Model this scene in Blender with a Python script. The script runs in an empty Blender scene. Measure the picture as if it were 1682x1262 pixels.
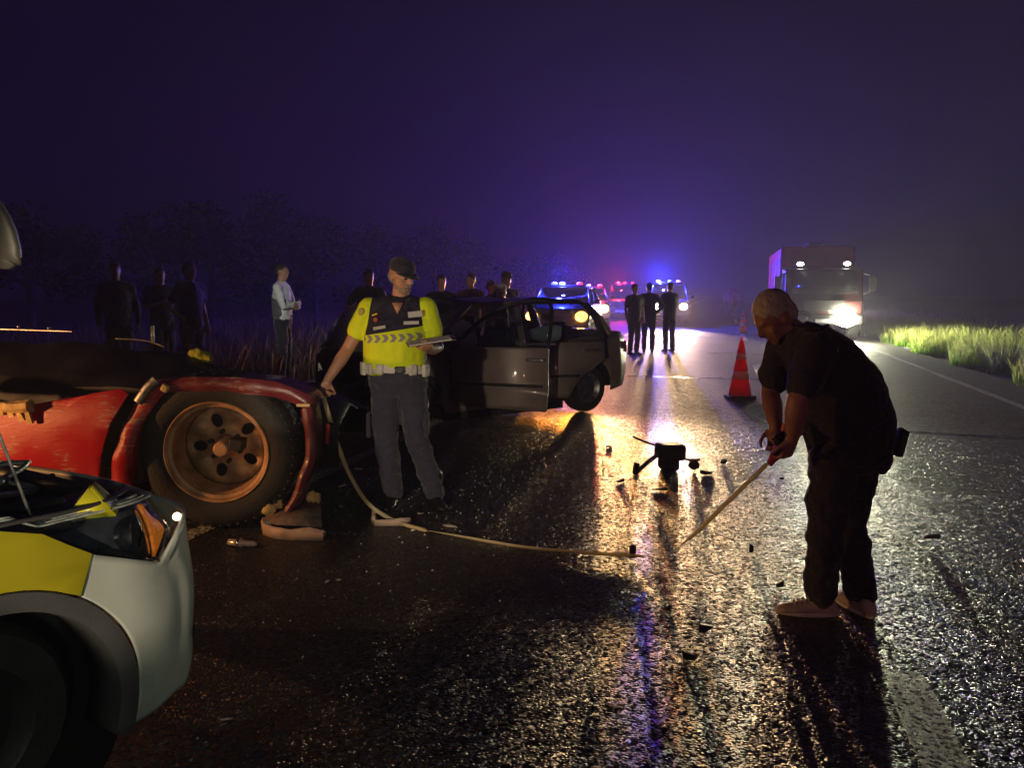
import bpy, bmesh, math, random
import numpy as np
from mathutils import Vector, Matrix, Quaternion, noise as mnoise

R = math.radians
SC = bpy.context.scene
COL = SC.collection
random.seed(7)

# ------------------------------------------------------------------ camera
cam_d = bpy.data.cameras.new('camera')
cam_d.sensor_width = 36.0
cam_d.lens = 36.0 * 1263 / 1682
cam_d.clip_start = 0.05
cam_d.clip_end = 2000
cam = bpy.data.objects.new('camera', cam_d)
cam.location = (0, 0, 1.53)
cam.rotation_euler = (R(90) - math.atan(153 / 1263), 0, 0)
COL.objects.link(cam)
SC.camera = cam

# ------------------------------------------------------------------ night sky
W = bpy.data.worlds.new('World')
SC.world = W
W.use_nodes = True
wn, wl = W.node_tree.nodes, W.node_tree.links
wn.clear()
sky = wn.new('ShaderNodeTexSky')
sky.sky_type = 'NISHITA'
sky.sun_disc = False
sky.sun_elevation = R(-4)
sky.sun_rotation = R(200)
bg1 = wn.new('ShaderNodeBackground')
bg1.inputs[1].default_value = 0.05
wl.new(sky.outputs[0], bg1.inputs[0])
bg2 = wn.new('ShaderNodeBackground')
bg2.inputs[0].default_value = (0.20, 0.08, 1.0, 1)
bg2.inputs[1].default_value = 0.009
add = wn.new('ShaderNodeAddShader')
wl.new(bg1.outputs[0], add.inputs[0])
wl.new(bg2.outputs[0], add.inputs[1])
wo = wn.new('ShaderNodeOutputWorld')
wl.new(add.outputs[0], wo.inputs[0])

# headlights of a vehicle behind the photographer, and a lamp added out of view to the left, lighting the truck
def early_spot(name, loc, to, col, power, size, angle, blend):
    d = bpy.data.lights.new(name, 'SPOT')
    d.color, d.energy, d.shadow_soft_size, d.spot_size, d.spot_blend = col, power, size, R(angle), blend
    o = bpy.data.objects.new(name, d)
    o.location = loc
    o.rotation_euler = (Vector(to) - Vector(loc)).to_track_quat('-Z', 'Y').to_euler()
    COL.objects.link(o)
early_spot('rear_headlight', (2.6, -5.5, 2.5), (-1.55, 2.7, .55), (.86, 1.0, .74), 270, .12, 19, .8)
early_spot('rear_headlight', (-1.35, -2.5, 1.35), (-.42, 5.6, 1.0), (1.0, .80, .56), 860, .06, 20.5, .35)
early_spot('rear_flasher', (2.4, -4.5, 1.1), (1.9, 4.5, .55), (1.0, .40, .32), 110, .1, 26, .6)
early_spot('rear_fill_spot', (-2.2, -3.0, 3.4), (-3.42, 11.5, 1.25), (1.0, .98, .88), 2600, .06, 6.5, .7)  # added spot, only there to brighten the pale-shirted man
early_spot('unseen_left_lamp', (-4.4, 3.55, .85), (-1.8, 5.0, .55), (1.0, .45, .15), 210, .05, 110, .6)

SC.view_settings.view_transform = 'Standard'
SC.view_settings.look = 'None'
SC.view_settings.gamma = 1
SC.view_settings.exposure = 0.0
cy = SC.cycles
SC.render.engine = 'CYCLES'
cy.use_denoising = True
cy.max_bounces = 7
cy.diffuse_bounces = 2
cy.glossy_bounces = 3
cy.transmission_bounces = 5
cy.transparent_max_bounces = 10
cy.volume_bounces = 0
cy.sample_clamp_indirect = 4.0
cy.use_adaptive_sampling = True
cy.adaptive_threshold = 0.02
cy.adaptive_min_samples = 16
cy.caustics_reflective = False
cy.caustics_refractive = False

# road frame: the road runs 15.13 degrees to the right of the camera heading
TH = R(15.13)
RD = Vector((math.sin(TH), math.cos(TH), 0))     # along the road
RX = Vector((math.cos(TH), -math.sin(TH), 0))    # across, to the right
def rd(x, y, z=0.0):
    return RX * x + RD * y + Vector((0, 0, z))

# ------------------------------------------------------------------ materials
MATS = {}
def nd(nt, t, **kw):
    n = nt.nodes.new(t)
    for k, v in kw.items():
        setattr(n, k, v)
    return n

def mat(name, col, rough=0.5, metal=0.0, var=0.15, vscale=6.0, bump=0.0, bscale=60.0,
        spec=0.5, emit=None, estr=0.0, coat=0.0, sheen=0.0, alpha=1.0, trans=0.0, rvar=0.1, coord='Object'):
    """A procedural material: noise-varied colour and roughness, optional bump."""
    if name in MATS:
        return MATS[name]
    m = bpy.data.materials.new(name)
    m.use_nodes = True
    nt = m.node_tree
    b = nt.nodes['Principled BSDF']
    tc = nd(nt, 'ShaderNodeTexCoord')
    nz = nd(nt, 'ShaderNodeTexNoise')
    nz.inputs['Scale'].default_value = vscale
    nz.inputs['Detail'].default_value = 5
    nt.links.new(tc.outputs[coord], nz.inputs['Vector'])
    rmp = nd(nt, 'ShaderNodeValToRGB')
    c = Vector(col[:3])
    lo, hi = c * (1 - var), c * (1 + var)
    rmp.color_ramp.elements[0].position = 0.3
    rmp.color_ramp.elements[1].position = 0.7
    rmp.color_ramp.elements[0].color = (*lo, 1)
    rmp.color_ramp.elements[1].color = (*[min(x, 1) for x in hi], 1)
    nt.links.new(nz.outputs['Fac'], rmp.inputs['Fac'])
    nt.links.new(rmp.outputs[0], b.inputs['Base Color'])
    mr = nd(nt, 'ShaderNodeMapRange')
    mr.inputs['From Min'].default_value = 0.3
    mr.inputs['From Max'].default_value = 0.7
    mr.inputs['To Min'].default_value = max(rough - rvar, 0.02)
    mr.inputs['To Max'].default_value = min(rough + rvar, 1)
    nt.links.new(nz.outputs['Fac'], mr.inputs['Value'])
    nt.links.new(mr.outputs[0], b.inputs['Roughness'])
    b.inputs['Metallic'].default_value = metal
    b.inputs['Specular IOR Level'].default_value = spec
    b.inputs['Coat Weight'].default_value = coat
    b.inputs['Coat Roughness'].default_value = 0.08
    b.inputs['Sheen Weight'].default_value = sheen
    b.inputs['Alpha'].default_value = alpha
    b.inputs['Transmission Weight'].default_value = trans
    if emit:
        b.inputs['Emission Color'].default_value = (*emit, 1)
        b.inputs['Emission Strength'].default_value = estr
    if bump:
        n2 = nd(nt, 'ShaderNodeTexNoise')
        n2.inputs['Scale'].default_value = bscale
        n2.inputs['Detail'].default_value = 4
        nt.links.new(tc.outputs[coord], n2.inputs['Vector'])
        bp = nd(nt, 'ShaderNodeBump')
        bp.inputs['Strength'].default_value = bump
        bp.inputs['Distance'].default_value = 0.01
        nt.links.new(n2.outputs['Fac'], bp.inputs['Height'])
        nt.links.new(bp.outputs[0], b.inputs['Normal'])
    MATS[name] = m
    return m

def glass(name, tint=(0.9, 0.95, 1.0), rough=0.02, opac=0.12):
    """Thin pane: mostly see-through with a glossy face."""
    if name in MATS:
        return MATS[name]
    m = bpy.data.materials.new(name)
    m.use_nodes = True
    nt = m.node_tree
    nt.nodes.clear()
    o = nd(nt, 'ShaderNodeOutputMaterial')
    tr = nd(nt, 'ShaderNodeBsdfTransparent')
    tr.inputs[0].default_value = (*tint, 1)
    gl = nd(nt, 'ShaderNodeBsdfGlossy')
    gl.inputs['Roughness'].default_value = rough
    lw = nd(nt, 'ShaderNodeLayerWeight')
    lw.inputs[0].default_value = .5
    pw_ = nd(nt, 'ShaderNodeMath', operation='POWER')
    pw_.inputs[1].default_value = 4.0
    nt.links.new(lw.outputs['Facing'], pw_.inputs[0])
    fr = nd(nt, 'ShaderNodeMath', operation='MULTIPLY_ADD')
    fr.inputs[1].default_value = .7
    fr.inputs[2].default_value = .04
    nt.links.new(pw_.outputs[0], fr.inputs[0])
    ad = nd(nt, 'ShaderNodeMath', operation='MAXIMUM')
    tcn = nd(nt, 'ShaderNodeTexCoord')
    nz = nd(nt, 'ShaderNodeTexNoise')
    nz.inputs['Scale'].default_value = 9
    nt.links.new(tcn.outputs['Object'], nz.inputs['Vector'])
    mu = nd(nt, 'ShaderNodeMath', operation='MULTIPLY')
    mu.inputs[1].default_value = opac
    nt.links.new(nz.outputs['Fac'], mu.inputs[0])
    nt.links.new(fr.outputs[0], ad.inputs[0])
    nt.links.new(mu.outputs[0], ad.inputs[1])
    mx = nd(nt, 'ShaderNodeMixShader')
    nt.links.new(ad.outputs[0], mx.inputs[0])
    nt.links.new(tr.outputs[0], mx.inputs[1])
    nt.links.new(gl.outputs[0], mx.inputs[2])
    nt.links.new(mx.outputs[0], o.inputs[0])
    MATS[name] = m
    return m

def glow(name, col, strength):
    if name in MATS:
        return MATS[name]
    m = bpy.data.materials.new(name)
    m.use_nodes = True
    b = m.node_tree.nodes['Principled BSDF']
    b.inputs['Base Color'].default_value = (*[min(1, 0.3 + 0.5 * c) for c in col], 1)
    b.inputs['Emission Color'].default_value = (*col, 1)
    b.inputs['Emission Strength'].default_value = strength
    b.inputs['Roughness'].default_value = 0.2
    MATS[name] = m
    return m

def asphalt():
    m = bpy.data.materials.new('wet_asphalt')
    m.use_nodes = True
    nt = m.node_tree
    L = nt.links.new
    b = nt.nodes['Principled BSDF']
    tc = nd(nt, 'ShaderNodeTexCoord')
    P = tc.outputs['Object']          # metres: x across the road, y along it
    sep = nd(nt, 'ShaderNodeSeparateXYZ')
    L(P, sep.inputs[0])
    def noise(scale, det=4, rgh=0.55, vec=P, dist=0.0):
        n = nd(nt, 'ShaderNodeTexNoise')
        n.inputs['Scale'].default_value = scale
        n.inputs['Detail'].default_value = det
        n.inputs['Roughness'].default_value = rgh
        n.inputs['Distortion'].default_value = dist
        L(vec, n.inputs['Vector'])
        return n.outputs['Fac']
    def rng(v, a, c, lo=0.0, hi=1.0, smooth=True):
        r = nd(nt, 'ShaderNodeMapRange')
        if smooth:
            r.interpolation_type = 'SMOOTHSTEP'
        r.inputs['From Min'].default_value = a
        r.inputs['From Max'].default_value = c
        r.inputs['To Min'].default_value = lo
        r.inputs['To Max'].default_value = hi
        L(v, r.inputs['Value'])
        return r.outputs[0]
    def ma(op, x, y=None):
        n = nd(nt, 'ShaderNodeMath', operation=op)
        for i, q in enumerate((x, y)):
            if q is None:
                continue
            if isinstance(q, (int, float)):
                n.inputs[i].default_value = q
            else:
                L(q, n.inputs[i])
        return n.outputs[0]
    big = noise(0.45, 5, 0.6)
    blot = noise(2.1, 3, 0.5, dist=0.6)
    # water lies in blotches over the stretch nearest the wreck, and in one resurfaced strip
    wet_zone = ma('MULTIPLY', rng(sep.outputs['Y'], 8.6, 7.2), rng(sep.outputs['X'], 3.4, 1.0))
    patch = ma('MULTIPLY', rng(blot, 0.50, 0.62), wet_zone)
    strip = ma('MULTIPLY', rng(sep.outputs['Y'], 6.35, 6.45), rng(sep.outputs['Y'], 7.72, 7.62))
    strip = ma('MULTIPLY', strip, rng(sep.outputs['X'], 2.4, 1.6))
    pud = ma('MULTIPLY', rng(sep.outputs['X'], -0.7, -1.2), ma('MULTIPLY', rng(sep.outputs['Y'], 5.6, 6.2), rng(sep.outputs['Y'], 9.6, 9.0)))
    pud = ma('MULTIPLY', pud, rng(big, 0.38, 0.55))
    wet = ma('MINIMUM', ma('ADD', ma('ADD', ma('MULTIPLY', patch, 0.75), ma('MULTIPLY', strip, 0.8)), ma('MULTIPLY', pud, 0.8)), 1.0)
    # colour: dark binder with paler stones
    vor = nd(nt, 'ShaderNodeTexVoronoi')
    vor.inputs['Scale'].default_value = 66
    L(P, vor.inputs['Vector'])
    st = nd(nt, 'ShaderNodeSeparateColor')
    L(vor.outputs['Color'], st.inputs[0])
    stone = rng(st.outputs[0], 0.35, 1.0, 0.55, 1.7)
    tone = rng(big, 0.3, 0.7, 0.8, 1.2)
    c = ma('MULTIPLY', ma('MULTIPLY', stone, tone), 0.042)
    c = ma('MULTIPLY', c, rng(wet, 0, 1, 1.0, 0.6))
    comb = nd(nt, 'ShaderNodeCombineColor')
    L(ma('MULTIPLY', c, 1.04), comb.inputs[0]); L(c, comb.inputs[1]); L(ma('MULTIPLY', c, 1.0), comb.inputs[2])
    L(comb.outputs[0], b.inputs['Base Color'])
    near = rng(sep.outputs['Y'], 10.5, 7.5)
    dry_r = rng(near, 0, 1, 0.62, 0.39)
    mixr = nd(nt, 'ShaderNodeMix')
    L(wet, mixr.inputs[0]); L(dry_r, mixr.inputs[2]); mixr.inputs[3].default_value = 0.33
    rr = ma('ADD', mixr.outputs[0], rng(noise(9, 3), 0.3, 0.7, -0.05, 0.05))
    L(rr, b.inputs['Roughness'])
    L(rng(near, 0, 1, 0.18, 0.5), b.inputs['Specular IOR Level'])
    # relief: aggregate stones plus gentle undulation
    h1 = rng(vor.outputs['Distance'], 0.0, 0.6, 1.0, 0.0)
    h2 = noise(60, 1, 0.5)
    h = ma('ADD', ma('MULTIPLY', h1, 0.5), ma('MULTIPLY', h2, 0.25))
    bp = nd(nt, 'ShaderNodeBump')
    bp.inputs['Distance'].default_value = 0.012
    L(ma('MULTIPLY', rng(wet, 0, 1, 1.0, 0.7), rng(near, 0, 1, 0.5, 1.0)), bp.inputs['Strength'])
    L(h, bp.inputs['Height'])
    bp2 = nd(nt, 'ShaderNodeBump')
    bp2.inputs['Distance'].default_value = 0.05
    bp2.inputs['Strength'].default_value = 0.25
    L(noise(3.0, 3), bp2.inputs['Height'])
    L(bp2.outputs[0], bp.inputs['Normal'])
    # every stone lies at its own slight tilt, so wet stones glint one by one
    def vm(op, x, y):
        n = nd(nt, 'ShaderNodeVectorMath', operation=op)
        for i, q in enumerate((x, y)):
            if q is None: continue
            if isinstance(q, tuple): n.inputs[i].default_value = q
            else: L(q, n.inputs[i])
        return n
    tilt = vm('SUBTRACT', vor.outputs['Color'], (.5, .5, .5))
    sc_ = nd(nt, 'ShaderNodeVectorMath', operation='SCALE')
    L(tilt.outputs[0], sc_.inputs[0]); L(ma('MULTIPLY', rng(near, 0, 1, 0.25, 0.85), rng(wet, 0, 1, 1.0, 0.6)), sc_.inputs['Scale'])
    nn = vm('NORMALIZE', vm('ADD', bp.outputs[0], sc_.outputs[0]).outputs[0], None)
    L(nn.outputs[0], b.inputs['Normal'])
    return m

def worn_paint():
    """Road paint, chipped so that the asphalt shows through."""
    m = bpy.data.materials.new('worn_road_paint')
    m.use_nodes = True
    nt = m.node_tree
    L = nt.links.new
    b = nt.nodes['Principled BSDF']
    b.inputs['Base Color'].default_value = (0.62, 0.61, 0.52, 1)
    b.inputs['Roughness'].default_value = 0.42
    tc = nd(nt, 'ShaderNodeTexCoord')
    n = nd(nt, 'ShaderNodeTexNoise')
    n.inputs['Scale'].default_value = 48
    n.inputs['Detail'].default_value = 6
    n.inputs['Roughness'].default_value = 0.7
    L(tc.outputs['Object'], n.inputs['Vector'])
    r = nd(nt, 'ShaderNodeMapRange')
    r.inputs['From Min'].default_value = 0.45
    r.inputs['From Max'].default_value = 0.51
    L(n.outputs['Fac'], r.inputs['Value'])
    L(r.outputs[0], b.inputs['Alpha'])
    bp = nd(nt, 'ShaderNodeBump')
    bp.inputs['Strength'].default_value = 1.0
    bp.inputs['Distance'].default_value = 0.035
    L(n.outputs['Fac'], bp.inputs['Height'])
    L(bp.outputs[0], b.inputs['Normal'])
    return m

# ------------------------------------------------------------------ mesh helpers
def frame(axis, ref=None):
    """Two unit vectors square to the axis."""
    a = Vector(axis).normalized()
    r = Vector(ref) if ref is not None else (Vector((0, 0, 1)) if abs(a.z) < 0.9 else Vector((1, 0, 0)))
    u = (r - a * r.dot(a))
    if u.length < 1e-6:
        u = a.orthogonal()
    u.normalize()
    return u, a.cross(u).normalized()

class MB:
    """Collects shapes and links them as one mesh object."""
    def __init__(self):
        self.v, self.f = [], []
    def add(self, vs, fs):
        o = len(self.v)
        self.v += [Vector(p) for p in vs]
        self.f += [tuple(i + o for i in q) for q in fs]
        return self
    def box(self, c, s, rot=None, taper=1.0):
        hx, hy, hz = s[0] / 2, s[1] / 2, s[2] / 2
        ps = []
        for z, t in ((-hz, 1.0), (hz, taper)):
            for x, y in ((-hx, -hy), (hx, -hy), (hx, hy), (-hx, hy)):
                ps.append(Vector((x * t, y * t, z)))
        if rot is not None:
            ps = [rot @ p for p in ps]
        ps = [p + Vector(c) for p in ps]
        return self.add(ps, [(0, 3, 2, 1), (4, 5, 6, 7), (0, 1, 5, 4), (1, 2, 6, 5), (2, 3, 7, 6), (3, 0, 4, 7)])
    def rings(self, rings, caps=True, closed=True):
        n = len(rings[0])
        vs = [p for r in rings for p in r]
        fs = []
        for i in range(len(rings) - 1):
            for j in range(n if closed else n - 1):
                k = (j + 1) % n
                fs.append((i * n + j, i * n + k, (i + 1) * n + k, (i + 1) * n + j))
        if caps:
            fs.append(tuple(reversed(range(n))))
            fs.append(tuple((len(rings) - 1) * n + j for j in range(n)))
        return self.add(vs, fs)
    def tube(self, pts, r, n=10, ref=None, caps=True):
        """Tube along points; r a number, a list, or a list of (across, along-ref) pairs."""
        pts = [Vector(p) for p in pts]
        rs = r if isinstance(r, (list, tuple)) else [r] * len(pts)
        rg = []
        u_prev = None
        for i, p in enumerate(pts):
            a = (pts[min(i + 1, len(pts) - 1)] - pts[max(i - 1, 0)])
            u, w = frame(a, ref if ref is not None else u_prev)
            u_prev = u
            q = rs[i]
            ru, rw = (q if isinstance(q, (list, tuple)) else (q, q))
            rg.append([p + u * (ru * math.cos(t)) + w * (rw * math.sin(t)) for t in [2 * math.pi * k / n for k in range(n)]])
        return self.rings(rg, caps)
    def ell(self, c, r, rot=None, n=14, m=9):
        c = Vector(c)
        r = r if isinstance(r, (list, tuple)) else (r, r, r)
        vs = []
        for i in range(1, m):
            ph = math.pi * i / m
            for j in range(n):
                t = 2 * math.pi * j / n
                p = Vector((r[0] * math.sin(ph) * math.cos(t), r[1] * math.sin(ph) * math.sin(t), r[2] * math.cos(ph)))
                vs.append(c + (rot @ p if rot is not None else p))
        top, bot = Vector((0, 0, r[2])), Vector((0, 0, -r[2]))
        vs += [c + (rot @ top if rot is not None else top), c + (rot @ bot if rot is not None else bot)]
        it, ib = len(vs) - 2, len(vs) - 1
        fs = []
        for i in range(m - 2):
            for j in range(n):
                k = (j + 1) % n
                fs.append((i * n + j, (i + 1) * n + j, (i + 1) * n + k, i * n + k))
        for j in range(n):
            k = (j + 1) % n
            fs.append((it, j, k))
            fs.append((ib, (m - 2) * n + k, (m - 2) * n + j))
        return self.add(vs, fs)
    def limb(self, pts, rad, n=12, ref=None):
        """Tube with ball ends, for bodies that are fused afterwards."""
        self.tube(pts, rad, n, ref)
        for p, q in ((pts[0], rad[0]), (pts[-1], rad[-1])):
            k = max(q) if isinstance(q, (list, tuple)) else q
            self.ell(p, k * 0.98, None, 10, 7)
        return self
    def lathe(self, prof, n=32, axis=(0, 0, 1), c=(0, 0, 0), closed=False):
        u, w = frame(axis)
        a = Vector(axis).normalized()
        c = Vector(c)
        rg = [[c + a * h + (u * math.cos(t) + w * math.sin(t)) * r for t in [2 * math.pi * k / n for k in range(n)]] for r, h in prof]
        if closed:
            rg.append(rg[0])
        return self.rings(rg, caps=False)
    def prism(self, poly, d0, d1, fn):
        """Outline poly (2-D) swept between d0 and d1; fn(p, q, d) gives the 3-D point."""
        n = len(poly)
        vs = [Vector(fn(p, q, d0)) for p, q in poly] + [Vector(fn(p, q, d1)) for p, q in poly]
        fs = [tuple(range(n)), tuple(reversed(range(n, 2 * n)))]
        fs += [(i, i + n, (i + 1) % n + n, (i + 1) % n) for i in range(n)]
        return self.add(vs, fs)
    def ribbon(self, pts, wdir, w):
        rg = [[Vector(p) - Vector(d) * w / 2, Vector(p) + Vector(d) * w / 2] for p, d in zip(pts, wdir)]
        return self.rings(rg, caps=False, closed=False)
    def build(self, name, m, parent=None, smooth=True, bevel=0, seg=2, solid=0, sub=0, voxel=0, disp=0, dscale=0.1, fix=True, angle=40):
        me = bpy.data.meshes.new(name)
        me.from_pydata([tuple(p) for p in self.v], [], self.f)
        if fix:
            bm = bmesh.new(); bm.from_mesh(me)
            bmesh.ops.recalc_face_normals(bm, faces=bm.faces)
            bm.to_mesh(me); bm.free()
        return finish(name, me, m, parent, smooth, bevel, seg, solid, sub, voxel, disp, dscale, angle)

TEX = {}
def finish(name, me, m, parent=None, smooth=True, bevel=0, seg=2, solid=0, sub=0, voxel=0, disp=0, dscale=0.1, angle=40):
    me.materials.append(m)
    if smooth and len(me.polygons):
        me.polygons.foreach_set('use_smooth', [True] * len(me.polygons))
        if not voxel and not sub:
            try:
                me.set_sharp_from_angle(angle=R(angle))
            except Exception:
                pass
    o = bpy.data.objects.new(name, me)
    COL.objects.link(o)
    if parent is not None:
        o.parent = parent
    if solid:
        s = o.modifiers.new('solid', 'SOLIDIFY'); s.thickness = abs(solid); s.offset = -1 if solid > 0 else 1
    if bevel:
        s = o.modifiers.new('bevel', 'BEVEL'); s.width = bevel; s.segments = seg; s.limit_method = 'ANGLE'; s.angle_limit = R(35)
        s.harden_normals = False
    if voxel:
        s = o.modifiers.new('fuse', 'REMESH'); s.mode = 'VOXEL'; s.voxel_size = voxel; s.use_smooth_shade = True
        s = o.modifiers.new('soft', 'SMOOTH'); s.factor = 0.5; s.iterations = 5
    if sub:
        s = o.modifiers.new('sub', 'SUBSURF'); s.levels = sub; s.render_levels = sub
    if disp:
        if dscale not in TEX:
            t = bpy.data.textures.new('folds', 'CLOUDS'); t.noise_scale = dscale; t.noise_depth = 2
            TEX[dscale] = t
        s = o.modifiers.new('folds', 'DISPLACE'); s.texture = TEX[dscale]; s.strength = disp; s.mid_level = 0.5
        s.texture_coords = 'GLOBAL'
    return o

def panel(name, poly, fn, m, parent, cx=(), cz=(), solid=0.0, bevel=0, holes=(), sub=0):
    """Sheet panel: outline in two coordinates, cut into strips and bent by fn(p, q) -> point."""
    bm = bmesh.new()
    def loop(pl):
        vs = [bm.verts.new((p, q, 0)) for p, q in pl]
        return [bm.edges.new((vs[i], vs[(i + 1) % len(vs)])) for i in range(len(vs))]
    es = loop(poly)
    if holes:
        for h in holes:
            es += loop(h)
        bmesh.ops.triangle_fill(bm, use_beauty=True, edges=es)
    else:
        bm.faces.new([e.verts[0] for e in es] if False else [v for v in bm.verts])
    for x in cx:
        bmesh.ops.bisect_plane(bm, geom=bm.verts[:] + bm.edges[:] + bm.faces[:], plane_co=(x, 0, 0), plane_no=(1, 0, 0))
    for z in cz:
        bmesh.ops.bisect_plane(bm, geom=bm.verts[:] + bm.edges[:] + bm.faces[:], plane_co=(0, z, 0), plane_no=(0, 1, 0))
    bmesh.ops.triangulate(bm, faces=[f for f in bm.faces if len(f.verts) > 4])
    for v in bm.verts:
        v.co = Vector(fn(v.co.x, v.co.y))
    bmesh.ops.recalc_face_normals(bm, faces=bm.faces)
    me = bpy.data.meshes.new(name)
    bm.to_mesh(me); bm.free()
    return finish(name, me, m, parent, True, bevel, 2, solid, sub)

def empty(name, loc=(0, 0, 0), rz=0.0):
    o = bpy.data.objects.new(name, None)
    o.empty_display_size = 0.2
    o.location = loc
    o.rotation_euler = (0, 0, rz)
    COL.objects.link(o)
    return o

def tag(o, label=None, cat=None, group=None, kind=None):
    if label: o['label'] = label
    if cat: o['category'] = cat
    if group: o['group'] = group
    if kind: o['kind'] = kind
    return o

def copy_tree(o, parent=None):
    c = o.copy(); COL.objects.link(c)
    if parent is not None:
        c.parent = parent
    for ch in list(o.children):
        copy_tree(ch, c)
    return c

def lamp(name, kind, loc, col, power, parent=None, aim=None, size=0.06, angle=90, blend=0.6):
    d = bpy.data.lights.new(name, kind)
    d.color = col
    d.energy = power
    d.shadow_soft_size = size
    if kind == 'SPOT':
        d.spot_size = R(angle)
        d.spot_blend = blend
    o = bpy.data.objects.new(name, d)
    COL.objects.link(o)
    o.location = loc
    if parent is not None:
        o.parent = parent
    if aim is not None:
        o.rotation_euler = Vector(aim).to_track_quat('-Z', 'Y').to_euler()
    return o

def arc(cx, cz, r, a0, a1, n=16):
    return [(cx + r * math.cos(R(a0 + (a1 - a0) * i / n)), cz + r * math.sin(R(a0 + (a1 - a0) * i / n))) for i in range(n + 1)]

def smoothline(pts, n=6):
    """Catmull-Rom through 3-D points."""
    P = [Vector(p) for p in pts]
    out = []
    for i in range(len(P) - 1):
        p0, p1, p2, p3 = P[max(i - 1, 0)], P[i], P[i + 1], P[min(i + 2, len(P) - 1)]
        for k in range(n):
            t = k / n
            out.append(0.5 * ((2 * p1) + (p2 - p0) * t + (2 * p0 - 5 * p1 + 4 * p2 - p3) * t * t + (3 * p1 - p0 - 3 * p2 + p3) * t ** 3))
    out.append(P[-1])
    return out

# ================================================================== setting
ASPH = asphalt()
PAINT = worn_paint()

def road_obj(name, verts, faces, m, parent=None):
    me = bpy.data.meshes.new(name)
    me.from_pydata(verts, [], faces)
    o = finish(name, me, m, parent, False)
    if parent is None:
        o.rotation_euler = (0, 0, -TH)
    return o

def soil():
    m = mat('dry_soil', (0.07, 0.055, 0.04), 0.9, var=0.4, vscale=1.5, bump=0.8, bscale=14)
    return m

def terrain_z(x, y):
    if -5.1 <= x <= 4.85:
        return -0.05
    d = (-5.1 - x) if x < 0 else (x - 4.85)
    t = min(d / 1.0, 1.0)
    h = -0.05 + t * (0.20 if x < 0 else 0.12)
    h += 0.10 * t * (mnoise.noise(Vector((x * 0.4, y * 0.4, 3))) )
    return h
xs = [-119, -80, -50, -30, -22, -16, -12] + [-10 + 0.45 * i for i in range(11)] + [-5.1, -5.02, 4.78, 4.85] + [5.2 + 0.5 * i for i in range(12)] + [13, 17, 24, 40, 70, 119]
ys = [-12 + 0.8 * i for i in range(60)] + [38, 42, 47, 53, 60, 70, 85, 105, 130, 160, 200, 229]
vv = [(x, y, terrain_z(x, y)) for y in ys for x in xs]
nx = len(xs)
ff = [(j * nx + i, j * nx + i + 1, (j + 1) * nx + i + 1, (j + 1) * nx + i) for j in range(len(ys) - 1) for i in range(nx - 1)]
ground = road_obj('ground', vv, ff, soil())
ground.data.polygons.foreach_set('use_smooth', [True] * len(ground.data.polygons))
tag(ground, 'dark dry earth beside the road', 'ground', kind='structure')
del ground['category']

rys = [-12, 0, 6, 12, 20, 40, 80, 229]
vv = [(x, y, 0.0) for y in rys for x in (-5.05, -2.0, 1.0, 4.80)]
ff = [(j * 4 + i, j * 4 + i + 1, (j + 1) * 4 + i + 1, (j + 1) * 4 + i) for j in range(len(rys) - 1) for i in range(3)]
vv += [(x, y, -0.09) for y in (-12, 229) for x in (-5.05, 4.80)]
k = len(vv) - 4
ff += [(0, k, k + 2, 28), (3, 31, k + 3, k + 1)]
road = road_obj('road', vv, ff, ASPH)
tag(road, 'wet dark asphalt road with worn lane markings', kind='structure')

def strip(name, x0, x1, y0, y1, m, z=0.004, wob=0.0, n=1):
    vs, fs = [], []
    for i in range(n + 1):
        y = y0 + (y1 - y0) * i / n
        a = random.uniform(-wob, wob); b2 = random.uniform(-wob, wob)
        vs += [(x0 + a, y, z), (x1 + b2, y, z)]
    for i in range(n):
        fs.append((2 * i, 2 * i + 1, 2 * i + 3, 2 * i + 2))
    return road_obj(name, vs, fs, m, road)
for y0, y1 in ((-1.98, 3.26), (11.41, 16.65), (24.8, 30.0), (38.2, 43.4), (51.6, 56.8), (65, 70.2)):
    strip('lane_dash', 0.67, 0.83, y0, y1, PAINT, wob=0.006, n=24)
strip('edge_line', 3.84, 3.97, -6, 228, PAINT, wob=0.004, n=120)
strip('edge_line', -3.25, -3.12, -6, 228, PAINT, wob=0.004, n=120)
TAR = mat('tar_seal', (0.02, 0.02, 0.02), 0.22, var=0.3, vscale=9, bump=0.3, bscale=30)
for x0, x1, y, sk in ((-1.6, 1.3, 13.9, 0.05), (-1.5, 2.6, 26.5, 0.1), (1.0, 3.8, 9.2, -0.2), (-0.3, 3.7, 19.6, 0.15)):
    vs, fs = [], []
    for i in range(25):
        x = x0 + (x1 - x0) * i / 24
        yy = y + sk * i / 24 + random.uniform(-0.02, 0.02)
        w = random.uniform(0.015, 0.035)
        vs += [(x, yy - w, 0.003), (x, yy + w, 0.003)]
        if i: fs.append((2 * i - 2, 2 * i, 2 * i + 1, 2 * i - 1))
    road_obj('crack_seal', vs, fs, TAR, road)

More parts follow.
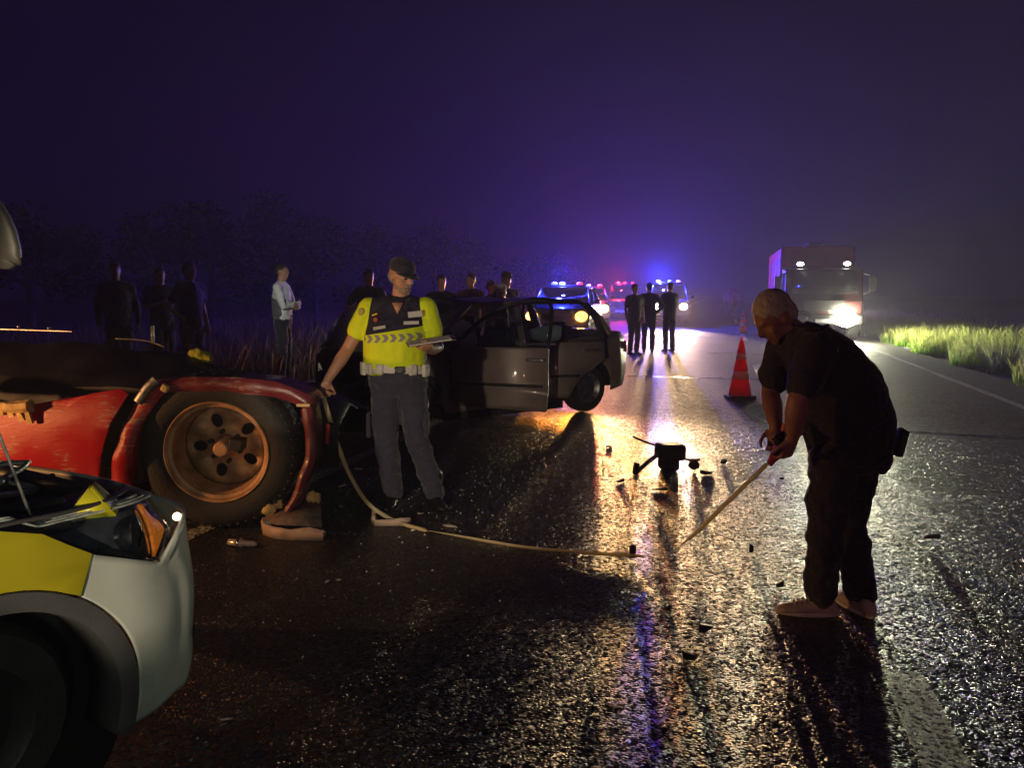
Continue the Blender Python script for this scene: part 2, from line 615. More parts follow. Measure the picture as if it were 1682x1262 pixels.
# ------------------------------------------------------------------ grass
def grass_mat(name, low, top, rough=0.7):
    m = bpy.data.materials.new(name)
    m.use_nodes = True
    nt = m.node_tree
    b = nt.nodes['Principled BSDF']
    at = nd(nt, 'ShaderNodeAttribute', attribute_name='along')
    oc = nd(nt, 'ShaderNodeTexCoord')
    nz = nd(nt, 'ShaderNodeTexNoise'); nz.inputs['Scale'].default_value = 1.3
    nt.links.new(oc.outputs['Object'], nz.inputs['Vector'])
    ad = nd(nt, 'ShaderNodeMath', operation='MULTIPLY_ADD')
    ad.inputs[1].default_value = 0.5
    nt.links.new(nz.outputs['Fac'], ad.inputs[0]); nt.links.new(at.outputs['Fac'], ad.inputs[2])
    r = nd(nt, 'ShaderNodeValToRGB')
    r.color_ramp.elements[0].position = 0.45; r.color_ramp.elements[0].color = (*low, 1)
    r.color_ramp.elements[1].position = 1.0; r.color_ramp.elements[1].color = (*top, 1)
    nt.links.new(ad.outputs[0], r.inputs[0])
    nt.links.new(r.outputs[0], b.inputs['Base Color'])
    b.inputs['Roughness'].default_value = rough
    b.inputs['Specular IOR Level'].default_value = 0.25
    out = nt.nodes['Material Output']
    tr = nd(nt, 'ShaderNodeBsdfTranslucent')
    hs = nd(nt, 'ShaderNodeHueSaturation'); hs.inputs['Value'].default_value = 1.7; hs.inputs['Saturation'].default_value = 1.1
    nt.links.new(r.outputs[0], hs.inputs['Color']); nt.links.new(hs.outputs[0], tr.inputs[0])
    mx = nd(nt, 'ShaderNodeMixShader'); mx.inputs[0].default_value = .6
    nt.links.new(b.outputs[0], mx.inputs[1]); nt.links.new(tr.outputs[0], mx.inputs[2]); nt.links.new(mx.outputs[0], out.inputs[0])
    return m

def grass(name, m, n, place, hmin, hmax, w, seed, head=0.0):
    """Upright bent blades; place(rng, n) gives x, y across and along the road."""
    g = np.random.default_rng(seed)
    x, y = place(g, n)
    h = g.uniform(hmin, hmax, n) * (0.75 + 0.5 * g.random(n))
    az = g.uniform(0, 2 * np.pi, n)
    lean = g.uniform(0.05, 0.45, n) * h
    la = g.uniform(0, 2 * np.pi, n)
    ww = w * g.uniform(0.6, 1.4, n)
    z0 = np.array([terrain_z(a, c) for a, c in zip(x, y)]) - 0.02
    V = np.zeros((n, 7, 3)); A = np.zeros((n, 7))
    cx, sx = np.cos(az), np.sin(az)
    prof = ((0.0, 1.0), (0.4, 0.9), (0.75, 0.7 + head), (1.0, 0.0))
    k = 0
    for t, wf in prof:
        px = x + np.cos(la) * lean * t * t; py = y + np.sin(la) * lean * t * t; pz = z0 + h * t * (1 - 0.12 * t)
        if t < 1:
            V[:, k] = np.stack([px - cx * ww * wf, py - sx * ww * wf, pz], 1)
            V[:, k + 1] = np.stack([px + cx * ww * wf, py + sx * ww * wf, pz], 1)
            A[:, k] = A[:, k + 1] = t; k += 2
        else:
            V[:, k] = np.stack([px, py, pz], 1); A[:, k] = 1
    base = np.arange(n)[:, None] * 7
    quads = np.concatenate([base + np.array([[0, 1, 3, 2]]), base + np.array([[2, 3, 5, 4]])], 0)
    tris = base + np.array([[4, 5, 6]])
    me = bpy.data.meshes.new(name)
    me.vertices.add(n * 7); me.vertices.foreach_set('co', V.reshape(-1))
    loops = np.concatenate([quads.reshape(-1), tris.reshape(-1)])
    me.loops.add(len(loops)); me.loops.foreach_set('vertex_index', loops.astype(np.int32))
    nf = len(quads) + len(tris)
    me.polygons.add(nf)
    st = np.concatenate([np.arange(len(quads)) * 4, len(quads) * 4 + np.arange(len(tris)) * 3])
    me.polygons.foreach_set('loop_start', st.astype(np.int32))
    at = me.attributes.new('along', 'FLOAT', 'POINT'); at.data.foreach_set('value', A.reshape(-1))
    me.update(calc_edges=True); me.validate()
    o = finish(name, me, m, None, False)
    o.rotation_euler = (0, 0, -TH)
    return o

GR = grass_mat('roadside_grass', (0.11, 0.26, 0.03), (0.38, 0.40, 0.15))
def place_r(g, n):
    y = 9 + 40 * g.random(n) ** 1.6
    edge = 5.0 + 0.22 * np.sin(y * 1.7) + 0.15 * np.sin(y * 4.1 + 1)
    return edge + 4.0 * g.random(n) ** 1.7, y
o = grass('roadside_grass', GR, 26000, place_r, 0.30, 0.62, 0.0065, 3, head=0.5)
tag(o, 'tall green and straw coloured grass lit along the right road edge', 'grass', kind='stuff')
def place_r2(g, n):
    y = 8 + 42 * g.random(n) ** 1.6
    return 4.86 + 0.2 * np.sin(y * 1.7) + 0.7 * g.random(n), y
o = grass('grass_fringe', grass_mat('low_weeds', (0.07, 0.13, 0.02), (0.12, 0.16, 0.04)), 15000, place_r2, 0.07, 0.2, 0.010, 5)
tag(o, 'low bright green weeds at the asphalt edge below the tall grass', 'weeds', kind='stuff')
DRY = grass_mat('dry_grass', (0.05, 0.045, 0.02), (0.16, 0.12, 0.07))
def place_l(g, n):
    return -6.2 - 9 * g.random(n) ** 1.3, 6 + 34 * g.random(n)
o = grass('dry_verge_grass', DRY, 22000, place_l, 0.2, 0.8, 0.007, 9, head=0.4)
tag(o, 'dim dry brown grass on the left roadside behind the onlookers', 'grass', kind='stuff')

# ------------------------------------------------------------------ trees on the left
LEAF = mat('tree_leaves', (0.022, 0.03, 0.012), 0.8, var=0.4, vscale=0.8, spec=.1)
BARK = mat('tree_bark', (0.06, 0.045, 0.03), 0.9, var=0.3, bump=0.6, bscale=18)
def tree(seed, h):
    rng = random.Random(seed)
    t = empty('tree')
    mb = MB()
    mb.tube([(0, 0, -0.2), (0.05, 0.03, h * 0.25), (-0.04, 0.08, h * 0.5), (0.05, 0, h * 0.8)], [0.16, 0.12, 0.09, 0.03], 8)
    tips = []
    for i in range(9):
        a = rng.uniform(0, 6.28); z0 = h * rng.uniform(0.2, 0.6); l = h * rng.uniform(0.22, 0.4)
        e = Vector((math.cos(a) * l, math.sin(a) * l, z0 + l * rng.uniform(0.3, 1.0)))
        mb.tube([(0, 0, z0), e * 0.5 + Vector((0, 0, z0 * 0.55)), e], [0.06, 0.04, 0.015], 6)
        tips.append(e)
    mb.build('trunk', BARK, t)
    tips += [Vector((rng.uniform(-.3, .3), rng.uniform(-.3, .3), h * q)) for q in (0.6, 0.75, 0.88)]
    g = np.random.default_rng(seed)
    n = 3600
    cs = np.array([list(p) for p in tips])[g.integers(0, len(tips), n)]
    d = g.normal(size=(n, 3)); d /= np.linalg.norm(d, axis=1)[:, None]
    p = cs + d * (g.random(n)[:, None] ** 0.5) * h * np.array([0.17, 0.17, 0.13])
    u = g.normal(size=(n, 3)); u /= np.linalg.norm(u, axis=1)[:, None]
    w = np.cross(u, g.normal(size=(n, 3))); w /= np.linalg.norm(w, axis=1)[:, None]
    s = g.uniform(0.05, 0.12, n)[:, None]
    V = np.stack([p - u * s, p + w * s * 0.5, p + u * s, p - w * s * 0.5], 1).reshape(-1, 3)
    me = bpy.data.meshes.new('crown')
    me.from_pydata(V.tolist(), [], np.arange(n * 4).reshape(n, 4).tolist())
    finish('crown', me, LEAF, t, False)
    return t
protos = [tree(11, 4.6), tree(12, 5.4), tree(13, 3.9)]
spots = [(-19.5, 24.5, .95), (-16.5, 26.5, .82), (-13.6, 25, .9), (-10.7, 27.5, 1.0), (-9.2, 30, .98), (-7.2, 28.5, .86), (-5.6, 31.5, .92),
         (-3.4, 34, .86), (-1.2, 37, .8), (1.2, 42, .74), (3.0, 46, .7), (-22, 30, 1.1), (-14.5, 34, 1.15)]
tl = ['bushy dark tree at the far left edge of the treeline', 'low dark tree, second of the treeline from the left', 'round dark tree behind the three onlookers on the left',
      'tallest dark tree of the left treeline, above the man in the pale shirt', 'dark tree right behind the man in the pale shirt', 'dim tree between the pale shirted man and the officer',
      'dim tree directly behind the officer with the clipboard', 'small dim tree behind the wrecked car roof', 'small dim tree left of the nearest patrol car beacon', 'far faint tree behind the patrol cars', 'farthest faint tree behind the light bars',
      'tall tree in the darkness at the left picture edge', 'tall dark tree behind the onlooker in dark red trousers']
for i, (x, y, s) in enumerate(spots):
    pr = protos[i % 3]
    t = pr if i < 3 else copy_tree(pr)
    t.location = (x, y, terrain_z(-20, y) - 0.05); t.scale = (s * 1.15, s * 1.15, s); t.rotation_euler = (0, 0, i * 1.7)
    tag(t, tl[i], 'tree', 'trees of the left treeline')

# ================================================================== vehicles with their lamps
BLACK = mat('black_plastic', (0.012, 0.012, 0.013), 0.45, var=0.3, vscale=12, bump=0.15, bscale=120)
RUBBER = mat('tyre_rubber', (0.02, 0.019, 0.018), 0.75, var=0.4, vscale=14, bump=0.4, bscale=70)
CHROME = mat('chrome', (0.6, 0.6, 0.6), 0.15, 1.0, var=0.1)
STEEL = mat('dull_steel', (0.25, 0.25, 0.26), 0.4, 0.9, var=0.3, vscale=20, bump=0.2)
WHITEP = mat('white_plastic', (0.7, 0.7, 0.66), 0.5)
DGLASS = glass('tinted_glass', (0.25, 0.28, 0.32), 0.03, 0.15)
CGLASS = glass('clear_glass', (0.85, 0.9, 0.92), 0.03, 0.10)

def wheel(parent, c, r, w, ax=(1, 0, 0), name='wheel', rimmat=None):
    a = Vector(ax)
    mb = MB()
    mb.lathe([(r * .62, -w / 2), (r * .9, -w / 2), (r * .98, -w * .36), (r, 0), (r * .98, w * .36), (r * .9, w / 2), (r * .62, w / 2)], 28, a, c)
    t = mb.build('wheel', RUBBER, parent, fix=True)
    mb = MB()
    mb.lathe([(0.001, -w * .30), (r * .2, -w * .32), (r * .5, -w * .22), (r * .6, -w * .46), (r * .64, -w * .5), (r * .64, w * .5), (r * .6, w * .46), (r * .5, w * .22), (r * .2, w * .32), (0.001, w * .30)], 24, a, c)
    mb.build('rim', rimmat or STEEL, t)
    return t

def patrol(name, label, cat, loc, rz, paint, roof=1.5, width=1.74, length=4.4, hl_col=(1, .62, .25), hl_pow=900, hl_glow=60,
           beacons=(), hl_z=0.72, hl_x=0.62, lens=1.0, hl_yaw=0.0, hl_ang=24, dark_left=False, group='patrol vehicles parked across the road'):
    """Patrol vehicle facing its own -Y."""
    t = empty(name, loc, rz)
    W2 = width / 2
    hz = hl_z + 0.22
    prof = [(0.03, .26), (0.0, .5), (0.03, hl_z + .02), (0.14, hz - .02), (0.35, hz + .03), (1.15, hz + .1), (length - .12, hz + .08), (length, .7), (length - .05, .26)]
    mb = MB()
    mb.prism(prof, -W2, W2, lambda p, q, d: (d, p, q))
    mb.build('body', paint, t, bevel=0.06, seg=3)
    z0 = hz + .085
    def cab(y0, y1, y2, y3, wt, zb, zt):
        b = []
        for (y, z, w) in ((y0, zb, W2 - .06), (y3, zb, W2 - .06), (y2, zt, wt), (y1, zt, wt)):
            b += [(-w, y, z), (w, y, z)]
        return b
    vs = cab(1.05, 1.75, length - 1.1, length - .35, W2 - .2, z0, roof)
    mb = MB()
    # roof slab and pillars, glass set between them
    mb.box((0, (1.75 + length - 1.1) / 2, roof), (2 * (W2 - .19), length - 2.75, .06))
    for s in (-1, 1):
        mb.tube([(s * (W2 - .07), 1.05, z0 - .02), (s * (W2 - .2), 1.76, roof)], .04, 8)
        mb.tube([(s * (W2 - .07), length - .35, z0 - .02), (s * (W2 - .2), length - 1.12, roof)], .05, 8)
        mb.tube([(s * (W2 - .07), 2.35, z0 - .02), (s * (W2 - .2), 2.35, roof)], .035, 8)
    mb.build('roof', paint, t, bevel=.015)
    MB().add([vs[0], vs[1], vs[7], vs[6]], [(0, 1, 2, 3)]).build('windshield', DGLASS, t, solid=.006)
    MB().add([vs[2], vs[3], vs[5], vs[4]], [(0, 1, 2, 3)]).build('rear_window', DGLASS, t, solid=.006)
    for s in (0, 1):
        MB().add([vs[0 + s], vs[2 + s], vs[4 + s], vs[6 + s]], [(0, 1, 2, 3)]).build('side_window', DGLASS, t, solid=.006)
    mb = MB(); mb.box((0, -.012, hl_z - .02), (hl_x * 1.25, .05, .16))
    g = mb.build('grille', BLACK, t, bevel=.01)
    for i in range(4):
        MB().box((0, -.045, hl_z - .08 + i * .04), (hl_x * 1.2, .02, .012)).build('slat', CHROME, g)
    MB().box((0, -.04, .42), (width * .96, .14, .22)).build('bumper', BLACK, t, bevel=.05, seg=3)
    MB().box((0, -.118, .46), (.52, .012, .11)).build('number_plate', WHITEP, t, bevel=.004)
    for s in (-1, 1):
        mb = MB(); mb.ell((s * hl_x, .0, hl_z), (.13, .05, .085))
        h = mb.build('headlight', STEEL, t)
        MB().ell((s * hl_x, -.04, hl_z), (.085 * lens, .03, .07 * lens)).build('lens', glow('lens_' + name + label[:12], hl_col, hl_glow), h)
        lamp('headlight_lamp', 'SPOT', (s * hl_x, -.14, hl_z), hl_col, hl_pow, h, (hl_yaw, -1, -.02), .15, hl_ang, .65)
        mb = MB(); mb.ell((s * (W2 + .09), 1.2, z0 + .1), (.1, .05, .07)); mb.tube([(s * (W2 - .08), 1.2, z0 + .03), (s * (W2 + .06), 1.2, z0 + .08)], .02, 6)
        mb.build('mirror', BLACK, t)
        for y in (.85, length - .9):
            wheel(t, (s * (W2 - .1), y, .34), .34, .22)
    if beacons:
        mb = MB(); mb.box((0, 2.1, roof + .06), (1.15, .26, .05)); b = mb.build('light_bar', BLACK, t, bevel=.015)
        for (x, col, st, pw) in beacons:
            MB().ell((x, 2.08, roof + .125), (.10, .10, .055)).build('beacon', glow('beacon_%s_%g' % (label[:10], x), col, st), b)
            if pw:
                lamp('beacon_lamp', 'POINT', (x, 1.95, roof + .42), col, pw, b, None, .09)
    return tag(t, label, cat, group)

BLUE, REDL = (0.03, 0.04, 1.0), (1.0, 0.02, 0.04)
P_A = mat('silver_paint', (0.12, 0.12, 0.13), 0.3, .3, var=.06, coat=.6)
P_B = mat('pale_paint', (0.10, 0.10, 0.10), 0.3, 0, var=.06, coat=.6)
P_C = mat('dark_blue_paint', (0.03, 0.035, 0.06), 0.3, 0, var=.08, coat=.6)
patrol('patrol_car', 'nearest silver patrol car with one blue beacon, glowing orange behind the wrecked car', 'patrol car', (1.22, 21.1, 0), -TH + R(4), P_A, 1.62, 1.78, 4.5,
       (1.0, .30, .04), 2600, 40, ((-.12, BLUE, 26, 1200), (-.36, BLUE, 9, 0), (.40, REDL, 1.5, 0)), hl_z=.84, hl_x=.68, lens=2.0)
patrol('patrol_pickup', 'grey patrol pickup with a single amber headlight showing right of the wrecked car', 'pickup', (2.82, 29.2, 0), -TH + R(9), P_B, 1.62, 1.76, 4.8,
       (1.0, .54, .20), 4200, 60, ((.05, BLUE, 16, 500), (.5, REDL, 5, 150)), hl_z=.87, hl_x=.66, hl_ang=30, lens=1.9)
patrol('patrol_van', 'dark patrol van with two yellow headlights behind the standing group', 'van', (6.80, 33.4, 0), -TH + R(5), P_C, 1.84, 1.8, 4.8,
       (1.0, .64, .32), 6600, 70, ((-.48, BLUE, 34, 6800), (.06, BLUE, 6, 0), (.42, (1, .3, .5), 3, 0)), hl_z=.86, hl_x=.6, hl_ang=32, lens=1.9)
patrol('patrol_car', 'far dark patrol car with a red flashing light bar between the van and the pickup', 'patrol car', (5.75, 41, 0), -TH, P_C, 1.84, 1.76, 4.5,
       (1.0, .7, .4), 0.1, 1.0, ((-.4, REDL, 3, 900), (.0, REDL, 1.2, 0), (.4, REDL, 2, 0)), hl_z=.8)

def fire_truck():
    t = empty('fire_truck', rd(3.05, 25.4), -TH)
    tag(t, 'red fire truck parked on the right lane with glaring headlight and roof lamps', 'fire truck')
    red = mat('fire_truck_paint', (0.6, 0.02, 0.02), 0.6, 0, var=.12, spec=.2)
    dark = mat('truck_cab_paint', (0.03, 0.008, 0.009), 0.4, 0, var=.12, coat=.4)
    grey = mat('truck_grey', (0.05, 0.05, 0.055), 0.5, var=.2)
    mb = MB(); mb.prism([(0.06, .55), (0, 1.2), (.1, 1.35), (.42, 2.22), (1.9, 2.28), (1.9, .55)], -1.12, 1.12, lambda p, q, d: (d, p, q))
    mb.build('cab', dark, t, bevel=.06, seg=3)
    mb = MB(); mb.add([(-.98, .12, 1.45), (.98, .12, 1.45), (.94, .375, 2.14), (-.94, .375, 2.14)], [(0, 1, 2, 3)])
    mb.build('windshield', mat('dark_windscreen', (.01, .01, .012), .12, var=.2), t, solid=.01)
    for s in (-1, 1):
        MB().add([(s * 1.128, .4, 1.4), (s * 1.128, 1.5, 1.4), (s * 1.128, 1.5, 2.1), (s * 1.128, .55, 2.1)], [(0, 1, 2, 3)]).build('side_window', DGLASS, t, solid=.008)
        mb = MB(); mb.box((s * 1.36, .05, 1.75), (.2, .1, .46)); mb.tube([(s * 1.1, .1, 2.05), (s * 1.32, .05, 2.0)], .02, 6); mb.tube([(s * 1.1, .1, 1.45), (s * 1.32, .05, 1.5)], .02, 6)
        mb.build('mirror', BLACK, t, bevel=.03)
    mb = MB(); mb.box((0, -.02, 1.08), (1.2, .08, .34)); g = mb.build('grille', BLACK, t, bevel=.02)
    for i in range(5):
        MB().box((0, -.07, .95 + i * .065), (1.15, .03, .02)).build('slat', grey, g)
    MB().box((0, -.1, .66), (2.24, .26, .34)).build('bumper', grey, t, bevel=.05, seg=3)
    MB().box((0, -.238, .62), (.5, .012, .11)).build('number_plate', WHITEP, t, bevel=.004)
    for s, st, pw in ((-1, .5, 0), (1, 800, 950)):
        h = MB().ell((s * .62, -.22, .70), (.16, .06, .11)).build('headlight', STEEL, t)
        MB().ell((s * .62, -.27, .70), (.27, .04, .25)).build('lens', glow('truck_lens', (1.0, .95, .62), st) if pw else DGLASS, h)  # lens made oversize to imitate the headlight's glare
        if pw: lamp('headlight_lamp', 'SPOT', (s * .62, -.40, .70), (.93, 1.0, .72), pw, h, (.40, -1, -.03), .07, 68, .35)
    for s in (-1, 1):
        h = MB().box((s * .68, .62, 2.36), (.26, .16, .14)).build('roof_lamp', BLACK, t, bevel=.03)
        MB().ell((s * .68, .535, 2.37), (.10, .02, .06)).build('lens', glow('truck_roof_lens', (1.0, .98, .85), 30), h)
        lamp('roof_light', 'SPOT', (s * .68, -.05, 2.37), (1, .97, .85), 40, h, (0, -1, -.25), .06, 80, .6)
    mb = MB(); mb.box((0, 5.8, 1.95), (2.26, 7.2, 2.1)); box = mb.build('body', red, t, bevel=.05, seg=3)
    for s in (-1, 1):
        for i in range(4):
            sh = MB().box((s * 1.138, 3.2 + i * 1.65, 1.9), (.03, 1.4, 1.5)).build('shutter', mat('shutter_metal', (.5, .03, .03), .6, 0, var=.15, spec=.2), t, bevel=.008)
            for k in range(9):
                MB().box((s * 1.156, 3.2 + i * 1.65, 1.3 + k * .15), (.012, 1.36, .02)).build('slat', grey, sh)
        MB().box((s * 1.142, 2.28, 1.95), (.02, .09, 2.0)).build('blue_reflection_strip', mat('painted_blue_reflection', (.05, .08, .6), .25), t)  # blue colour painted in for a reflection on the box corner
        for y in (1.0, 6.6, 7.9):
            wheel(t, (s * .98, y, .5), .5, .3)
    mb = MB(); mb.box((0, 4.9, .62), (.9, 8.6, .3)); mb.build('chassis', BLACK, t, bevel=.02)
    mb = MB()
    for s in (-1, 1):
        mb.tube([(s * .25, 2.4, 3.12), (s * .25, 9.2, 3.12)], .03, 6)
    for i in range(14):
        mb.tube([(-.25, 2.6 + i * .48, 3.12), (.25, 2.6 + i * .48, 3.12)], .018, 6)
    mb.build('roof_ladder', STEEL, t)
fire_truck()

# ================================================================== wrecked car
def wrecked_car():
    ang = math.atan2(-.584, -.813)
    t = empty('wrecked_car', (-.515, 9.58, 0), ang)
    tag(t, 'wrecked dark beige car with its doors hanging open and hood buckled, behind the officer', 'wrecked car')
    paint = mat('wreck_paint', (0.19, 0.155, 0.14), 0.42, .1, var=.18, vscale=3, coat=.35, bump=.05, bscale=5)
    dark = mat('wreck_interior', (0.012, 0.012, 0.015), 0.8, var=.3)
    # half width of the body shell at height z, drawn in towards nose and tail
    def hw(x, z):
        w = .80 + .04 * math.exp(-((z - .55) / .25) ** 2)
        if z > .92:
            w -= (z - .92) * .46
        if x > 1.6: w -= (x - 1.6) ** 2 * .55
        if x < -1.5: w -= (x + 1.5) ** 2 * .6
        return w
    def crush(x):                    # the nose is pushed back
        return x if x < 1.56 else 1.56 + (x - 1.56) * .35
    def side(s):
        return lambda x, z: (x, s * hw(x, z), z)
    zc = [.3, .4, .5, .6, .7, .8, .9]
    def arch(c):
        return [(c + .36 * math.cos(R(a)), .32 + .36 * math.sin(R(a))) for a in range(0, 181, 15)]
    rear_q = [(-.98, .94), (-1.02, .75), (-.93, .6)] + [p for p in arch(-1.25) if p[1] > .5][0:] + [(-1.62, .32), (-1.9, .34), (-1.98, .55), (-1.97, .8), (-1.86, 1.0), (-1.5, 1.0)]
    rear_q = [(-.9, .93), (-.9, .42)] + [(-1.25 + .36 * math.cos(R(a)), .32 + .36 * math.sin(R(a))) for a in range(15, 181, 15)] + [(-1.62, .26), (-1.9, .30), (-1.99, .5), (-1.99, .78), (-1.9, .99), (-1.5, 1.0)]
    front_q = [(.82, .25), (.82, .92), (1.5, .86), (2.0, .78), (2.12, .6), (2.1, .3), (1.62, .24)] + [(1.25 + .36 * math.cos(R(a)), .32 + .36 * math.sin(R(a))) for a in range(0, 181, 15)] + [(.9, .25)]
    for s in (1, -1):
        panel('rear_fender', rear_q, side(s), paint, t, [-1.4, -1.6, -1.8], zc, solid=.012 * s)
        panel('front_fender', front_q, lambda x, z, s=s: (crush(x) + .03 * mnoise.noise(Vector((x * 4, z * 4, s))) * (x > 1.4), s * hw(x, z), z), paint, t, [1.1, 1.4, 1.5, 1.6, 1.7, 1.8, 1.9, 2.0], zc, solid=.012 * s)
        panel('sill', [(-.9, .18), (.85, .18), (.85, .30), (-.9, .30)], side(s), paint, t, [], [.24], solid=.02 * s)
    # doors: outline in length along the door and height
    def door(name, hinge, length, openang, s, win, handle, outline=None):
        hx, hy = hinge
        a = R(openang)
        def fn(l, z):
            bulge = s * (hw(0, z) - .80)
            return (hx - l * math.cos(a) + bulge * math.sin(a), hy + s * l * math.sin(a) + bulge * math.cos(a), z)
        d = panel('door', outline or [(0, .26), (length - .02, .24), (length + .01, .5), (length, .93), (0, .92)], fn, paint, t, [length * .5], zc, solid=.05 * s)
        wf = [fn(*p) for p in win]
        MB().tube(smoothline(wf, 3), .022, 8).build('window_frame', BLACK, d)
        panel('window_pane', win + [(win[-1][0], .92)] if win[-1][1] > .95 else win, fn, CGLASS, d, [], [1.1, 1.25], solid=.004)
        hp = Vector(fn(*handle)); n = Vector((math.sin(a), s * math.cos(a), 0)); e = Vector((-math.cos(a), s * math.sin(a), 0))
        MB().tube([hp - e * .1, hp - e * .09 + n * .035, hp + n * .045, hp + e * .09 + n * .035, hp + e * .1], [(.016, .012)] * 5, 8).build('door_handle', STEEL, d)
        MB().tube([Vector(fn(.05, .52)) + n * .006, Vector(fn(length - (.32 if outline else .04), .52)) + n * .006], [(.016, .006)] * 2, 6).build('rub_strip', BLACK, d)
        return d
    door('door', (.75, .80), 1.1, 55, 1, [(.02, .93), (.22, 1.15), (.45, 1.31), (.7, 1.40), (1.0, 1.42), (1.09, 1.3), (1.10, .93)], (.97, .80))
    CUT = [(0, .26), (.55, .25), (.60, .38), (.68, .50), (.80, .60), (.93, .67), (.98, .72), (.97, .93), (0, .92)]
    door('door', (-.25, .82), .98, 22, 1, [(.02, .93), (.03, 1.40), (.45, 1.41), (.80, 1.36), (.97, .94)], (.83, .82), CUT)
    door('door', (.75, -.80), 1.0, 3, -1, [(.02, .93), (.22, 1.15), (.45, 1.31), (.7, 1.38), (1.0, 1.39), (1.0, .93)], (.85, .80))
    door('door', (-.25, -.82), .98, 2, -1, [(.02, .93), (.03, 1.38), (.45, 1.39), (.75, 1.33), (.9, .94)], (.76, .82), CUT)
    # roof with pillars
    def roof_fn(x, y):
        k = 1 - (y / .66) ** 2
        return (x, y, 1.385 + .06 * k - .05 * max(0, abs(x + .45) - .55) ** 2 * 2 - (0.02 * mnoise.noise(Vector((x * 3, y * 3, 0)))))
    panel('roof', [(-1.38, -.6), (-1.38, .6), (.42, .6), (.42, -.6)], roof_fn, paint, t, [-1.1, -.8, -.5, -.2, .1, .3], [-.45, -.3, -.15, 0, .15, .3, .45], solid=.03)
    for s in (-1, 1):
        MB().tube([(.95, s * .76, .9), (.68, s * .68, 1.18), (.40, s * .595, 1.375)], .034, 8).build('pillar', paint, t)
        MB().tube([(-.22, s * .80, .26), (-.24, s * .79, .9), (-.26, s * .60, 1.385)], .045, 8).build('pillar', paint, t)
        MB().tube([(-1.62, s * .74, .98), (-1.5, s * .69, 1.18), (-1.36, s * .595, 1.365)], [.07, .06, .045], 8).build('pillar', paint, t)
    def wind(x0, z0, x1, z1, w0, w1, name):
        MB().add([(x0, -w0, z0), (x0, w0, z0), (x1, w1, z1), (x1, -w1, z1)], [(0, 1, 2, 3)]).build(name, CGLASS, t, solid=.005)
    wind(.97, .92, .42, 1.36, .72, .57, 'windshield')
    wind(-1.64, 1.0, -1.38, 1.36, .70, .56, 'rear_window')
    # trunk, tail, floor
    panel('trunk_lid', [(-1.62, -.68), (-1.62, .68), (-1.93, .66), (-1.93, -.66)], lambda x, y: (x, y, 1.0 + .015 * (1 - (y / .68) ** 2)), paint, t, [-1.75], [-.3, 0, .3], solid=.02)
    mb = MB(); mb.prism([(-1.93, .99), (-2.0, .78), (-2.03, .55), (-1.99, .32), (-1.9, .30), (-1.88, .98)], -.68, .68, lambda p, q, d: (p, d, q))
    mb.build('tail_panel', paint, t, bevel=.04, seg=3)
    for s in (-1, 1):
        MB().box((-1.99, s * .6, .80), (.06, .2, .16)).build('tail_light', mat('tail_lens', (.25, .01, .01), .2), t, bevel=.02)
        for x in (-1.25, 1.25):
            wheel(t, (x, s * .70, .31), .31, .2, (0, 1, 0))
    mb = MB(); mb.box((0, 0, .165), (1.7, 1.58, .15)); mb.box((0, 0, .2), (3.3, 1.1, .12)); mb.box((.95, 0, .6), (.12, 1.45, .6)); mb.box((-1.45, 0, .6), (.12, 1.4, .6))
    mb.build('floor_pan', dark, t, bevel=.01)
    MB().box((-1.62, 0, .62), (.58, 1.28, .66)).build('trunk_light_block', dark, t, bevel=.02)  # solid box added to stop light passing through the trunk
    for x in (.15, -.75):
        for s in (-1, 1):
            if x < 0 and s < 0: pass
            mb = MB(); mb.box((x, s * .36, .48), (.5, .5, .18)); mb.box((x - .28, s * .36, .8), (.14, .5, .6), Matrix.Rotation(R(-14), 3, 'Y')); mb.box((x - .37, s * .36, 1.10 if x < 0 else 1.14), (.09, .22, .08 if x < 0 else .15))
            mb.build('seat', dark, t, bevel=.05, seg=3)
    mb = MB(); mb.box((.82, 0, .84), (.34, 1.4, .2)); mb.build('dashboard', dark, t, bevel=.06, seg=3)
    MB().lathe([(.17, -.012), (.185, 0), (.17, .012), (.155, 0)], 24, (-.85, 0, .5), (.5, .36, .93), closed=True).build('steering_wheel', BLACK, t)
    bag = mat('airbag_fabric', (.62, .6, .62), .85, var=.08, bump=.3, bscale=25)
    MB().ell((.36, .36, .98), (.16, .24, .2)).build('airbag', bag, t, disp=.05, dscale=.12)
    MB().ell((-.85, .50, 1.0), (.36, .06, .11)).build('airbag', bag, t, disp=.05, dscale=.12)
    MB().ell((.12, -.50, 1.02), (.3, .06, .12)).build('airbag', bag, t, disp=.05, dscale=.12)
    # crumpled front end
    def hood_fn(x, y):
        fold = max(0, 1 - abs(x - 1.62) / .32)
        z = .93 - .05 * (x - 1) + fold * (.34 + .16 * (1 - min(1, abs(y + .1) / .5)))
        z += .03 * mnoise.noise(Vector((x * 5, y * 5, 1)))
        return (crush(x) - .1 * fold, y * (1 - .06 * fold), z)
    panel('hood', [(1.0, -.70), (1.0, .70), (2.0, .62), (2.0, -.62)], hood_fn, paint, t, [1.15, 1.3, 1.4, 1.5, 1.62, 1.75, 1.85], [-.5, -.3, -.1, .1, .3, .5], solid=.012)
    MB().box((1.42, 0, .5), (.55, 1.2, .5)).build('engine_block', dark, t, bevel=.05, disp=.12, dscale=.2, sub=2)
    mb = MB(); mb.tube(smoothline([(1.66, -.72, .45), (1.80, -.4, .5), (1.70, 0, .38), (1.84, .4, .42), (1.70, .74, .52)], 5), [(.12, .05)] * 21, 8)
    mb.build('bumper', BLACK, t, disp=.06, dscale=.2)
    mb = MB(); mb.ell((.86, .98, .98), (.07, .12, .08)); mb.tube([(.84, .78, .95), (.85, .92, .97)], .02, 6); mb.build('mirror', BLACK, t)
